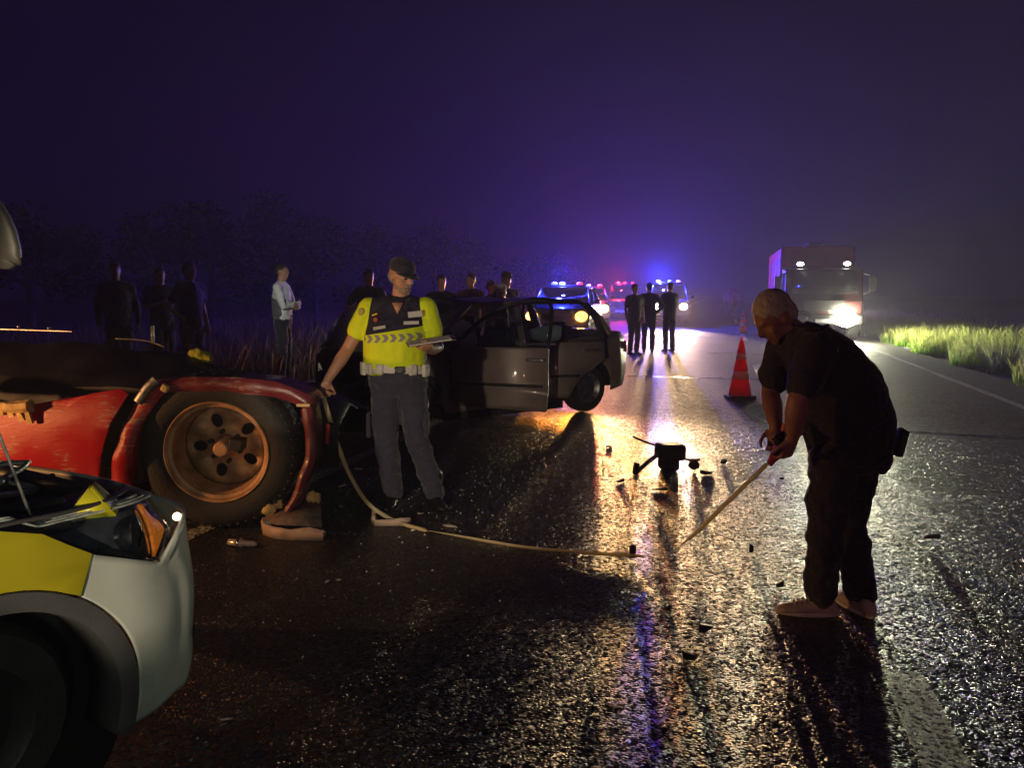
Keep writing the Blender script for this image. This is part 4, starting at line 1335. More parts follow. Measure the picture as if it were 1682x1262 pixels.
def person(label, loc, rz, J, look, voxel=.02, cat='person', group=None):
    """Figure facing its own -Y. J: joint places in metres from the feet; look: clothing."""
    t = empty('person', loc, rz)
    tag(t, label, cat, group)
    V = {k: (Vector(q) if isinstance(q, (tuple, list)) and len(q) == 3 and isinstance(q[0], (int, float)) else q) for k, q in J.items()}
    bw, bd = look.get('bw', .17), look.get('bd', .115)
    hrot = rot_zxy(*V.get('face', (0, 0)))
    skin = look.get('skin', SKIN)
    latS = (V['shL'] - V['shR']).normalized(); latH = (V['hipL'] - V['hipR']).normalized()
    neck, pel = V['neck'], V['pelvis']
    spine = V.get('spine') or [pel + (neck - pel) * q for q in (.25, .5, .75)]
    chain = [pel] + [Vector(q) for q in spine] + [neck]
    widths = look.get('torso') or [(bw * .98, bd * 1.05), (bw * .98, bd * 1.08), (bw * 1.02, bd * 1.08), (bw * 1.08, bd), (.065, .06)]
    def torso(mb, off, start=0.0):
        pts, rad, n = [], [], len(chain)
        for i, p in enumerate(chain):
            pts.append(p if i else p.lerp(chain[1], start)); rad.append(widths[i])
        rg = []
        fine = smoothline(pts, 4)
        for i, p in enumerate(fine):
            q = i / (len(fine) - 1) * (n - 1); k = min(int(q), n - 2); f = q - k
            a, b = rad[k], rad[k + 1]
            wdt, dep = a[0] + (b[0] - a[0]) * f, a[1] + (b[1] - a[1]) * f
            ax = (fine[min(i + 1, len(fine) - 1)] - fine[max(i - 1, 0)]).normalized()
            lat = latH.lerp(latS, q / (n - 1)); lat = (lat - ax * lat.dot(ax)).normalized(); fr = ax.cross(lat)
            rg.append([p + lat * ((wdt + off) * math.copysign(abs(math.cos(u)) ** .8, math.cos(u))) + fr * ((dep + off) * math.copysign(abs(math.sin(u)) ** .9, math.sin(u))) for u in [2 * math.pi * j / 20 for j in range(20)]])
        mb.rings(rg)
        ctr = V['shL'].lerp(V['shR'], .5)
        mb.limb([V['shR'] * .92 + ctr * .08, ctr.lerp(neck, .55), V['shL'] * .92 + ctr * .08], [.062 + off, .07 + off, .062 + off], 12)
    AR0 = look.get('arm', 1.0); LR = look.get('leg', 1.0)
    # body: one fused skin
    mb = MB()
    torso(mb, -.012)
    hc = V['head']
    mb.limb([neck - (hc - neck) * .25, neck.lerp(hc, .6)], [.062, .056], 12)
    head_shape(mb, hc, hrot, look.get('head', 1.0))
    for s, q in (('R', -1), ('L', 1)):
        sh, el, wr = V['sh' + s], V['el' + s], V['wr' + s]
        mb.limb([sh, sh.lerp(el, .5), el, el.lerp(wr, .35), wr], [.052 * AR0, .046 * AR0, .039 * AR0, .041 * AR0, .027 * AR0], 12)
        hd = V.get('hand' + s)
        if hd:
            hand(mb, wr, *hd)
        else:
            d = (wr - el).normalized(); hand(mb, wr, d, (-q, -.2, 0), -1 if s == 'R' else 1, (20, 25, 20))
        hp, kn, an = V['hip' + s], V['kn' + s], V['an' + s]
        mb.limb([hp, hp.lerp(kn, .5), kn, kn.lerp(an, .35), an], [.085 * LR, .072 * LR, .054 * LR, .052 * LR, .036 * LR], 12)
    mb.build('body', skin, t, voxel=voxel)
    # shirt
    mb = MB()
    torso(mb, .008, look.get('tuck', 0.0))
    for s in 'RL':
        sh, el, wr = V['sh' + s], V['el' + s], V['wr' + s]
        if look.get('sleeve', 'short') == 'short':
            f = look.get('slen', .62)
            mb.limb([sh, sh.lerp(el, f * .5), sh.lerp(el, f)], [.074 * AR0, .070 * AR0, .068 * AR0], 14)
        else:
            mb.limb([sh, sh.lerp(el, .5), el, el.lerp(wr, .5), wr], [.068 * AR0, .060 * AR0, .053 * AR0, .048 * AR0, .040 * AR0], 14)
    mb.build('shirt', look['shirt'], t, voxel=voxel, disp=look.get('fold', .02), dscale=.11)
    # trousers
    mb = MB()
    up = (chain[1] - pel).normalized()
    w0 = widths[0]
    lat = latH; fr = up.cross(lat)
    rg = []
    w1 = widths[1]
    for h, k, q in ((.10, 1.0, .9), (.03, 1.03, .35), (-.06, 1.02, 0), (-.11, .8, 0)):
        wx, wy = w0[0] + (w1[0] - w0[0]) * q, w0[1] + (w1[1] - w0[1]) * q
        rg.append([pel + up * h + lat * ((wx + .004) * k * math.cos(u)) + fr * ((wy + .004) * k * math.sin(u)) for u in [2 * math.pi * j / 20 for j in range(20)]])
    mb.rings(rg)
    for s in 'RL':
        hp, kn, an = V['hip' + s], V['kn' + s], V['an' + s]
        mb.limb([hp, hp.lerp(kn, .5), kn, kn.lerp(an, .5), an + Vector((0, 0, .01))], [.102 * LR, .090 * LR, .074 * LR, .069 * LR, .063 * LR], 14)
    mb.build('trousers', look['trousers'], t, voxel=voxel, disp=look.get('fold', .02) * 1.9, dscale=.085)
    # shoes
    for s in 'RL':
        an = V['an' + s]; td = Vector(V.get('toe' + s, (0, -1, 0))).normalized()
        a0 = Vector((an.x, an.y, 0))
        mb = MB()
        lat = Vector((-td.y, td.x, 0))
        rg = []
        for q, w, h in ((-.085, .028, .05), (-.06, .040, .085), (0, .041, .095), (.06, .043, .070), (.12, .048, .052), (.17, .040, .042), (.195, .018, .028)):
            c = a0 + td * q
            rg.append([c + lat * (w * math.cos(u)) + Vector((0, 0, max(0.0, h * .5 + h * .55 * math.sin(u)))) for u in [2 * math.pi * j / 14 for j in range(14)]])
        mb.rings(rg); mb.limb([a0 + Vector((0, 0, .05)), Vector((an.x, an.y, .12))], [.042, .045], 12)
        so = mb.build('shoe', look['shoes'], t, voxel=max(voxel * .7, .008))
        if look.get('sole'):
            rg = []
            for z in (.001, .020):
                rg.append([a0 + td * (.053 + .146 * math.cos(u)) + lat * (.048 * math.sin(u) * (1 + .12 * math.cos(u))) + Vector((0, 0, z)) for u in [2 * math.pi * j / 24 for j in range(24)]])
            MB().rings(rg).build('sole', look['sole'], so, bevel=.004)
            for q in (.055, .075, .095, .115):
                c = a0 + td * q + Vector((0, 0, .088 - (q - .055) * .42))
                MB().tube([c - lat * .026 - Vector((0, 0, .012)), c + Vector((0, 0, .004)), c + lat * .026 - Vector((0, 0, .012))], .0035, 6).build('lace', look['sole'], so)
        MB().tube([Vector((an.x, an.y, .085)), Vector((an.x, an.y, .13))], [.047, .05], 12).build('sock', BLACK, so)
    # hair or cap
    S = look.get('head', 1.0)
    def P(x, y, z): return hc + hrot @ Vector((x * S, y * S, z * S))
    if look.get('cap'):
        mb = MB()
        rg = []
        for z, k in ((.030, 1.03), (.055, 1.06), (.09, 1.02), (.118, .82), (.132, .45), (.136, .05)):
            rg.append([P(.081 * k * math.cos(u), .008 + .100 * k * math.sin(u), z) for u in [2 * math.pi * j / 20 for j in range(20)]])
        mb.rings(rg)
        cp = mb.build('cap', look['cap'], t, sub=1)
        vs = []
        for j in range(13):
            u = R(200 + 140 * j / 12)
            x, y = .083 * math.cos(u), .008 + .102 * math.sin(u)
            ex = 1 + .78 * max(0, math.sin((j / 12) * math.pi)) ** .7
            vs += [P(x, y, .036), P(x * (1 + (ex - 1) * .25), -.01 + (y + .01) * ex, .030 - .014 * (ex - 1))]
        MB().add(vs, [(2 * j, 2 * j + 1, 2 * j + 3, 2 * j + 2) for j in range(12)]).build('peak', look['cap'], cp, solid=.006)
        mb = MB(); mb.ell(P(0, .03, -.005), (.075 * S, .082 * S, .06 * S), hrot); mb.build('hair', look.get('hair', HAIR), t, voxel=voxel * .8)
    elif look.get('hair'):
        mb = MB(); mb.ell(P(0, .022, .045), (.080 * S, .094 * S, .088 * S), hrot, 18, 12); mb.ell(P(0, .055, -.005), (.070 * S, .058 * S, .07 * S), hrot)
        mb.build('hair', look['hair'], t, voxel=voxel * .8, disp=.012, dscale=.02)
    if look.get('beard'):
        mb = MB(); mb.ell(P(0, -.044, -.074), (.050 * S, .052 * S, .040 * S), hrot); mb.ell(P(0, -.02, -.06), (.062 * S, .05 * S, .04 * S), hrot)
        mb.build('beard', mat('grey_stubble', (.28, .20, .16), .8, var=.3, vscale=60, bump=.4, bscale=250), t, voxel=voxel * .7)
    if look.get('eyes'):
        for s in (-1, 1):
            MB().ell(P(s * .031, -.079, .006), (.014 * S, .010 * S, .0065 * S), hrot).build('eye', mat('eye_dark', (.03, .025, .025), .2), t)
            MB().limb([P(s * .016, -.090, .026), P(s * .046, -.078, .028)], [.0045, .003], 6).build('eyebrow', look.get('brow', HAIR_G), t)
        MB().limb([P(-.026, -.090, -.038), P(0, -.099, -.035), P(.026, -.090, -.038)], [.006, .008, .006], 8).build('moustache', look.get('brow', HAIR_G), t)
    return t, V, P, hrot

def stand(h=1.75, lean=(0, 0), arms='down', spreadf=.10, wide=1.0):
    """Joint set for an upright figure of height h."""
    k = h / 1.75
    lx, ly = lean
    J = dict(pelvis=(0, 0, .93 * k), neck=(lx, ly, 1.47 * k), head=(lx * 1.1, ly * 1.15 - .015, 1.625 * k),
             shR=(-.19 * wide + lx, ly, 1.40 * k), shL=(.19 * wide + lx, ly, 1.40 * k), hipR=(-.09, 0, .90 * k), hipL=(.09, 0, .90 * k),
             knR=(-.10, -.02, .49 * k), knL=(.10, -.02, .49 * k), anR=(-spreadf, .02, .085), anL=(spreadf, .02, .085))
    if arms == 'down':
        J.update(elR=(-.26 * wide + lx, .02, 1.12 * k), wrR=(-.26, -.05, .88 * k), elL=(.26 * wide + lx, .02, 1.12 * k), wrL=(.26, -.05, .88 * k))
    elif arms == 'crossed':
        J.update(elR=(-.25, -.10, 1.12 * k), wrR=(.06, -.24, 1.17 * k), elL=(.25, -.10, 1.12 * k), wrL=(-.06, -.26, 1.12 * k),
                 handR=((1, .1, .1), (0, 1, 0), 1, (15, 20, 20)), handL=((-1, .1, .1), (0, 1, 0), -1, (15, 20, 20)))
    elif arms == 'hip':
        J.update(elR=(-.36, .06, 1.15 * k), wrR=(-.19, -.02, 1.0 * k), elL=(.26, .02, 1.12 * k), wrL=(.25, -.06, .88 * k))
    elif arms == 'phone':
        J.update(elR=(-.26, -.02, 1.12 * k), wrR=(-.12, -.28, 1.22 * k), elL=(.26, .02, 1.12 * k), wrL=(.26, -.05, .88 * k))
    return J

NAVY = cloth('navy_cloth', (.012, .013, .03))
NAVY_T = cloth('navy_trousers', (.042, .039, .066))
BLACKC = cloth('black_cloth', (.010, .010, .012))
GREYC = cloth('grey_cloth', (.10, .10, .11))
WHITEC = cloth('pale_cloth', (.75, .76, .72))
SHOE = mat('black_shoe', (.012, .012, .012), .4, var=.2)
TAN = mat('tan_shoe', (.46, .38, .33), .6, var=.2)

# ---- the officer with the measuring tape and clipboard
def hi_vis():
    m = bpy.data.materials.new('hi_vis_uniform_shirt'); m.use_nodes = True
    nt = m.node_tree; b = nt.nodes['Principled BSDF']; L = nt.links.new
    tc = nd(nt, 'ShaderNodeTexCoord'); sp = nd(nt, 'ShaderNodeSeparateXYZ'); L(tc.outputs['Object'], sp.inputs[0])
    def ma(op, x, y=None, clamp=False):
        n = nd(nt, 'ShaderNodeMath', operation=op); n.use_clamp = clamp
        for i, q in enumerate((x, y)):
            if q is None: continue
            if isinstance(q, (int, float)): n.inputs[i].default_value = q
            else: L(q, n.inputs[i])
        return n.outputs[0]
    x, z = sp.outputs['X'], sp.outputs['Z']
    xc = ma('ADD', x, .115)                                   # from the shirt's middle line
    # navy yoke between the sleeve seams, its lower edge rising to the wearer's left
    edge = ma('ADD', ma('MULTIPLY', xc, .16), 1.262)
    yoke = ma('MULTIPLY', ma('GREATER_THAN', z, edge), ma('LESS_THAN', ma('ABSOLUTE', xc), ma('ADD', ma('MULTIPLY', ma('SUBTRACT', z, 1.25), -.14), .197)))
    # grey reflective chevrons in a band across the chest
    zc = ma('SUBTRACT', z, ma('ADD', ma('MULTIPLY', xc, .05), 1.215))
    ph = ma('FRACT', ma('DIVIDE', ma('ADD', xc, ma('MULTIPLY', ma('ABSOLUTE', zc), .8)), .055))
    chev = ma('MULTIPLY', ma('LESS_THAN', ma('ABSOLUTE', zc), .026), ma('MULTIPLY', ma('LESS_THAN', ph, .55), ma('LESS_THAN', ma('ABSOLUTE', xc), .21)))
    n1 = nd(nt, 'ShaderNodeTexNoise'); n1.inputs['Scale'].default_value = 9; L(tc.outputs['Object'], n1.inputs['Vector'])
    r = nd(nt, 'ShaderNodeValToRGB'); r.color_ramp.elements[0].color = (.58, .72, .004, 1); r.color_ramp.elements[1].color = (.72, .86, .008, 1)
    L(n1.outputs[0], r.inputs[0])
    m1 = nd(nt, 'ShaderNodeMix', data_type='RGBA'); L(chev, m1.inputs[0]); L(r.outputs[0], m1.inputs[6]); m1.inputs[7].default_value = (.25, .24, .25, 1)
    m2 = nd(nt, 'ShaderNodeMix', data_type='RGBA'); L(yoke, m2.inputs[0]); L(m1.outputs[2], m2.inputs[6]); m2.inputs[7].default_value = (.012, .013, .03, 1)
    L(m2.outputs[2], b.inputs['Base Color'])
    b.inputs['Roughness'].default_value = .8
    n2 = nd(nt, 'ShaderNodeTexNoise'); n2.inputs['Scale'].default_value = 160; L(tc.outputs['Object'], n2.inputs['Vector'])
    bp = nd(nt, 'ShaderNodeBump'); bp.inputs['Strength'].default_value = .2; bp.inputs['Distance'].default_value = .01
    L(n2.outputs[0], bp.inputs['Height']); L(bp.outputs[0], b.inputs['Normal'])
    return m

def officer():
    J = dict(pelvis=(-.12, .02, .93), spine=[(-.13, .0, 1.04), (-.125, -.02, 1.18), (-.11, .0, 1.32)], neck=(-.09, .0, 1.475), head=(-.075, -.02, 1.625),
             shR=(-.305, .01, 1.405), shL=(.085, -.01, 1.41), elR=(-.455, -.03, 1.13), wrR=(-.575, -.14, .925), elL=(.17, -.02, 1.13), wrL=(.105, -.27, 1.155),
             hipR=(-.20, .02, .90), hipL=(-.035, .02, .90), knR=(-.20, -.04, .49), knL=(.015, -.03, .49), anR=(-.165, .03, .09), anL=(.13, .03, .09),
             toeR=(-.15, -1, 0), toeL=(.45, -1, 0), face=(50, 15),
             handR=((-.25, -.35, -.9), (.55, -.6, .1), -1, (55, 65, 45), 1.02, 3, 1.0), handL=((.25, -.95, .05), (0, .1, 1), 1, (25, 25, 20), 1.02))
    look = dict(shirt=hi_vis(), trousers=NAVY_T, shoes=SHOE, cap=NAVY, hair=HAIR_G, eyes=True, beard=True, skin=SKIN, fold=.016, arm=1.12, leg=1.14, slen=.55, tuck=.6,
                torso=[(.195, .15), (.212, .195), (.214, .19), (.20, .145), (.075, .07)])
    t, V, P, hr = person('traffic officer in yellow and navy shirt holding a tape and a clipboard', (-.685, 5.36, 0), 0, J, look, voxel=.0085)
    # white duty belt with pouches
    mb = MB(); rg = []
    for u in [2 * math.pi * j / 40 for j in range(41)]:
        c = Vector((-.125 + .226 * math.cos(u), .003 + .200 * math.sin(u), .985 - .02 * math.cos(u - 1.2)))
        n = Vector((math.cos(u), math.sin(u), 0))
        rg.append([c + n * .006 + Vector((0, 0, .026)), c + n * .006 - Vector((0, 0, .026)), c - n * .004 - Vector((0, 0, .026)), c - n * .004 + Vector((0, 0, .026))])
    mb.rings(rg, caps=False)
    wb = cloth('white_belt', (.62, .60, .55), .5, .08)
    bl = mb.build('belt', wb, t)
    for u, w, h in ((205, .07, .09), (228, .06, .075), (250, .05, .07), (283, .07, .05), (305, .055, .075), (335, .06, .09)):
        a = R(u); p = Vector((-.125 + .238 * math.cos(a), .003 + .212 * math.sin(a), .985 - .02 * math.cos(a - 1.2)))
        MB().box(p, (w, .03, h), Matrix.Rotation(a + math.pi / 2, 3, 'Z')).build('pouch' if u != 283 else 'buckle', wb if u != 283 else CHROME, bl, bevel=.008)
    # collar, patches and name tags
    col = MB()
    for s in (-1, 1):
        col.add([(-.09 + s * .02, -.075, 1.455), (-.09 + s * .075, -.055, 1.49), (-.09 + s * .085, .0, 1.505), (-.09 + s * .10, -.045, 1.445), (-.09 + s * .06, -.115, 1.40)], [(0, 1, 2, 3, 4)])
    col.build('collar', NAVY, t, solid=.008)
    sk = MB(); sk.add([(-.13, -.118, 1.452), (-.05, -.118, 1.452), (-.09, -.150, 1.375)], [(0, 1, 2)]); sk.build('open_neck', SKIN, t, solid=.004)
    tagm = mat('grey_tag', (.30, .31, .34), .5, var=.35, vscale=60)
    MB().box((.035, -.170, 1.375), (.10, .008, .042), Matrix.Rotation(R(-6), 3, 'Y')).build('chest_badge', tagm, t, bevel=.003)
    MB().box((.01, -.190, 1.318), (.105, .008, .024), Matrix.Rotation(R(-2), 3, 'Y')).build('name_tag', tagm, t, bevel=.002)
    MB().box((-.205, -.190, 1.285), (.085, .008, .022), Matrix.Rotation(R(-10), 3, 'Y')).build('name_tag', tagm, t, bevel=.002)
    MB().ell((-.345, -.068, 1.385), (.026, .008, .032)).build('sleeve_patch', mat('olive_patch', (.35, .36, .06), .7), t)
    MB().ell((-.232, -.168, 1.338), (.018, .010, .018)).build('chest_emblem', mat('red_patch', (.35, .07, .04), .6), t)
    MB().tube([(-.262, -.135, 1.365), (-.225, -.148, 1.378)], .006, 6).build('pen', mat('yellow_pen', (.7, .5, .05), .4), t)
    MB().box((-.315, -.03, .66), (.012, .05, .03)).build('pocket_tag', tagm, t, bevel=.003)
    for sx, x in ((-1, -.315), (1, .085)):
        mb = MB(); mb.box((x - .0, -.035, .60), (.03, .13, .17)); mb.build('cargo_pocket', NAVY_T, t, bevel=.012, disp=.012, dscale=.06)
    boot = MB()
    for x, y in ((-.165, .03), (.13, .03)):
        MB().limb([(x, y, .06), (x, y, .22)], [.055, .06], 12).build('boot_shaft', SHOE, t)
    # clipboard in his left hand
    c = empty('clipboard', (-.685, 5.36, 0)); tag(c, 'white paper clipboard in the left hand of the officer', 'clipboard')
    rt = Matrix.Rotation(R(-7), 3, 'Y') @ Matrix.Rotation(R(5), 3, 'X') @ Matrix.Rotation(R(12), 3, 'Z')
    cp = Vector((.155, -.36, 1.205))
    MB().box(cp, (.31, .22, .005), rt).build('board', mat('board_brown', (.12, .10, .09), .5), c, bevel=.001)
    MB().box(cp + rt @ Vector((-.01, 0, .005)), (.275, .205, .004), rt).build('paper', mat('paper', (.75, .74, .70), .7, var=.05), c)
    MB().box(cp + rt @ Vector((.135, 0, .012)), (.03, .10, .014), rt).build('clip', CHROME, c, bevel=.003)
officer()

# ---- the man bending over with the tape reel
def bending_man():
    J = dict(pelvis=(.075, .0, .80), spine=[(.055, .0, .93), (.01, .01, 1.07), (-.07, .02, 1.205)], neck=(-.195, .03, 1.335), head=(-.292, .035, 1.405),
             shR=(-.175, .22, 1.265), shL=(-.165, -.17, 1.275), elL=(-.262, -.215, 1.05), wrL=(-.262, -.175, .885), elR=(-.235, .22, 1.03), wrR=(-.262, .04, .90),
             hipL=(-.02, -.06, .78), hipR=(.145, .08, .78), knL=(-.055, -.08, .42), knR=(.13, .10, .42), anL=(-.045, -.03, .09), anR=(.165, .0, .09),
             toeL=(-1, .12, 0), toeR=(-.25, 1, 0), face=(-80, 42, 0),
             handL=((-.15, .25, -.9), (-.4, .75, 0), -1, (45, 55, 40), 1.05), handR=((-.05, -.2, -.95), (-.4, -.8, 0), 1, (45, 55, 40), 1.05))
    # his chest is turned to the left of the picture: lateral axis runs towards the camera
    look = dict(shirt=cloth('navy_tshirt', (.012, .012, .028)), trousers=cloth('dark_trousers', (.011, .011, .024)), shoes=TAN, hair=mat('cropped_grey_hair', (.46, .43, .39), .6, var=.25, vscale=40, bump=.4, bscale=200), skin=SKIN_D, fold=.024, sole=mat('pale_sole', (.62, .60, .56), .6), arm=1.2, leg=1.12, slen=.66,
                torso=[(.17, .175), (.185, .195), (.195, .19), (.19, .155), (.08, .075)])
    t, V, P, hr = person('man in dark clothes bending over with a red tape reel, at the right', (1.505, 3.53, 0), 0, J, look, voxel=.0085)
    MB().tube(smoothline([(-.22, -.055, 1.375), (-.15, -.10, 1.362), (-.085, -.07, 1.375)], 5), .010, 8).build('collar', look['shirt'], t)
    pts = [Vector((-.245, -.248, 1.13)), Vector((-.20, -.258, 1.18)), Vector((-.15, -.250, 1.235)), Vector((-.10, -.225, 1.28))]
    MB().tube(smoothline(pts, 4), [(.006, .004)] * 13, 6).build('sleeve_piping', mat('pale_piping', (.32, .32, .2), .5), t)
    MB().box((.285, -.03, .835), (.04, .09, .13), Matrix.Rotation(R(12), 3, 'Y')).build('belt_pouch', BLACK, t, bevel=.015)
    MB().ell((.292, -.03, .895), (.014, .02, .012)).build('pouch_stud', STEEL, t)
    MB().lathe([(.033, -.016), (.036, 0), (.033, .016)], 18, (.1, -.1, 1), V['wrL'] + Vector((0, 0, .02))).build('wrist_watch', BLACK, t, solid=.006)
    MB().ell(V['wrL'] + Vector((.03, -.02, .03)), (.014, .014, .02)).build('watch_face', STEEL, t)
    # the reel: open frame with a pistol grip
    r = empty('tape_reel', (1.505, 3.53, 0)); tag(r, 'red tape reel with grip in the hands of the bending man', 'tape reel')
    red = mat('reel_red', (.42, .03, .04), .4, var=.15)
    MB().tube([(-.262, -.07, .855), (-.30, -.09, .79), (-.335, -.10, .745)], [(.03, .024), (.028, .022), (.016, .012)], 10).build('body', red, r, bevel=.002)
    MB().tube([(-.25, -.065, .93), (-.258, -.068, .86)], [(.022, .018)] * 2, 10).build('grip', red, r)
    MB().lathe([(.001, -.014), (.036, -.014), (.042, -.008), (.042, .008), (.036, .014), (.001, .014)], 22, (.3, -1, 0), (-.272, -.085, .855)).build('drum', BLACK, r)
    MB().tube([(-.272, -.11, .855), (-.315, -.115, .875), (-.33, -.12, .865)], .007, 7).build('crank', BLACK, r)
bending_man()

def thin_plastic(name, col, k):
    """Thin coloured plastic that lets light through."""
    m = mat(name, col, .45, var=.12, vscale=8)
    nt = m.node_tree
    b = nt.nodes['Principled BSDF']; out = nt.nodes['Material Output']
    tl_ = nd(nt, 'ShaderNodeBsdfTranslucent'); tl_.inputs[0].default_value = (*col, 1)
    mx = nd(nt, 'ShaderNodeMixShader'); mx.inputs[0].default_value = k
    nt.links.new(b.outputs[0], mx.inputs[1]); nt.links.new(tl_.outputs[0], mx.inputs[2]); nt.links.new(mx.outputs[0], out.inputs[0])
    return m

# ---- the tape between them
def tape():
    yel = thin_plastic('tape_yellow', (.74, .66, .42), .5)
    pts = [(-1.285, 5.17, .845), (-1.245, 5.13, .72), (-1.17, 5.08, .50), (-1.08, 5.03, .30), (-.96, 4.98, .13), (-.80, 4.93, .035), (-.60, 4.79, .014), (-.30, 4.62, .013), (.07, 4.43, .014), (.40, 4.33, .018), (.70, 4.25, .024), (.86, 4.20, .05), (.955, 4.02, .20), (1.06, 3.75, .46), (1.165, 3.435, .75)]
    path = smoothline(pts, 6)
    wd = []
    n = len(path)
    for i in range(n):
        f = i / (n - 1)
        a = (path[min(i + 1, n - 1)] - path[max(i - 1, 0)]).normalized()
        u, w = frame(a)
        lateral = a.cross(Vector((0, 0, 1))).normalized(); up = lateral.cross(a)
        # flat near the officer, standing on edge along the ground, flat again at the reel
        tw = 15 if f < .4 else (15 + (f - .4) / .12 * 60 if f < .52 else (75 if f < .74 else 75 - (f - .74) / .26 * 50))
        d = lateral * math.cos(R(tw)) + up * math.sin(R(tw))
        k = max(0.0, 1 - abs(path[i].x - .85) / .14)           # turned edge-on to the camera where it leaves the ground, so it hardly shows
        v = Vector((.19, .93, -.31)) if f > .5 else Vector((-.2, .95, -.24)); v = (v - a * v.dot(a)).normalized()
        if v.dot(d) < 0: v = -v
        if f < .45: d = a.cross(v).normalized()                 # broad side out as it hangs from the hand
        wd.append(d.lerp(v, min(1, k * 2)).normalized())
    wd = [d_ * (1.5 - .5 * min(1, i / (n * .45))) for i, d_ in enumerate(wd)]
    o = MB().ribbon(path, wd, .022).build('measuring_tape', yel, None, solid=.0012, fix=False)
    tag(o, 'long yellow measuring tape stretched along the ground between officer and bending man', 'measuring tape')
tape()

# ---- onlookers
def simple(label, loc, rz, J, shirt, trousers, voxel=.022, **kw):
    look = dict(shirt=shirt, trousers=trousers, shoes=SHOE, hair=HAIR, skin=SKIN, fold=.02)
    look.update(kw)
    return person(label, loc, rz, J, look, voxel, group='people standing round the crash')
GZ = .15
p, V, P, hr = simple('man in pale shirt and grey vest standing with crossed arms on the left verge', (-3.42, 11.5, GZ), R(88), stand(1.79, arms='crossed'), WHITEC, NAVY, .016, sleeve='long')
mb = MB(); rg = []
for z, w, d in ((.96, .175, .135), (1.1, .18, .14), (1.25, .19, .14), (1.38, .17, .12), (1.44, .12, .1)):
    rg.append([Vector((w * math.cos(u), d * math.sin(u), z)) for u in [R(-50 + 280 * j / 24) for j in range(25)]])
mb.rings(rg, caps=False, closed=False); mb.build('vest', GREYC, p, solid=.012, disp=.015, dscale=.1)
simple('dim onlooker in dark jacket, leftmost of the three on the left', (-5.72, 11.2, GZ), R(35), stand(1.80), BLACKC, BLACKC, sleeve='long')
simple('dim onlooker in black, middle of the three on the left', (-5.40, 11.9, GZ), R(45), stand(1.74, arms='phone'), BLACKC, NAVY)
simple('dim onlooker in dark red trousers, rightmost of the three on the left', (-4.45, 10.7, GZ), R(70), stand(1.78, arms='hip'), BLACKC, cloth('dark_red_trousers', (.09, .035, .04)))
VEST = cloth('dull_green_vest', (.10, .16, .05))
simple('man in green safety vest partly hidden behind the officer', (-2.25, 12.2, .1), R(30), stand(1.77, arms='hip'), VEST, BLACKC)
simple('onlooker in black just right of the officer behind the wreck', (-1.15, 12.6, .05), R(20), stand(1.74), BLACKC, BLACKC)
simple('onlooker in reddish shirt behind the roof of the wrecked car', (-.70, 13.2, .05), R(-30), stand(1.78, arms='phone'), cloth('dull_red_shirt', (.14, .05, .05)), NAVY)
simple('shorter onlooker in dark blue behind the wrecked car roof', (-.36, 13.6, .05), R(60), stand(1.66), NAVY, BLACKC)
simple('tall onlooker in black cap and vest, nearest to the patrol car beacon', (-.10, 13.0, .05), R(40), stand(1.80), BLACKC, BLACKC, cap=BLACKC)
simple('rescuer in light blue shirt and pale cap leaning at the far car door', (-.12, 11.35, 0), R(-20), stand(1.62, lean=(.05, -.22), arms='phone'), cloth('light_blue_shirt', (.30, .34, .46)), NAVY, .018, cap=cloth('pale_cap', (.5, .52, .5)))
simple('person in dark clothes at the left of the group before the van headlights', (2.95, 18.6, 0), R(30), stand(1.70), NAVY, NAVY)
simple('person in dark jacket standing in the middle of the headlight group', (3.42, 19.3, 0), R(170), stand(1.74, arms='hip'), BLACKC, NAVY, sleeve='long')
simple('person in dark clothes at the right of the group before the van headlights', (4.0, 19.6, 0), R(200), stand(1.76, arms='crossed'), BLACKC, BLACKC, sleeve='long')
simple('far pedestrian in pale top walking on the road beyond the cones', (13.4, 48, 0), R(10), stand(1.72), GREYC, NAVY, .03)
simple('far pedestrian in dark red beside the paler one beyond the cones', (14.3, 49.5, 0), R(-10), stand(1.7), cloth('dull_red_shirt', (.14, .05, .05)), BLACKC, .03)

# ================================================================== small things on the road
CONE_R = thin_plastic('cone_red', (.95, .03, .03), .9)
CONE_W = thin_plastic('cone_band', (.75, .70, .62), .8)
def cone(label, loc, h, rz=0.0):
    t = empty('traffic_cone', loc, rz)
    tag(t, label, 'traffic cone', 'traffic cones along the lane line')
    def r(z): return h * (.20 - .165 * z / h)
    def seg(z0, z1, name, m, p, off=0):
        return MB().lathe([(r(z0) + off, z0), (r(z1) + off, z1)], 28).build(name, m, p, solid=.006)
    for z0, z1 in ((.04, .34), (.48, .68), (.78, .96)):
        seg(h * z0, h * z1, 'cone_section', CONE_R, t)
    MB().lathe([(r(h * .96), h * .96), (r(h) * .6, h), (.002, h * 1.003)], 28).build('cone_tip', CONE_R, t)
    seg(h * .34, h * .48, 'reflective_band', CONE_W, t, .001)
    seg(h * .68, h * .78, 'reflective_band', CONE_W, t, .001)
    mb = MB(); mb.box((0, 0, h * .025), (h * .46, h * .46, h * .05), None, .94); mb.build('base', mat('cone_base', (.05, .03, .03), .7, var=.2), t, bevel=.015)
    for s in (-1, 1):
        MB().box((s * h * .20, -h * .16, h * .055), (.05, .06, .02)).build('base_stud', mat('base_stud', (.5, .48, .45), .4), t, bevel=.005)
    MB().tube([(0, 0, h * .98), (0, 0, h * 1.06)], .012, 8).build('top_stud', CONE_R, t)
cone('near tall red traffic cone with grey bands left of the bending man', (3.274, 10.95, 0), .83)
cone('second red traffic cone farther up the road behind the near one', (8.37, 27.9, 0), .78)

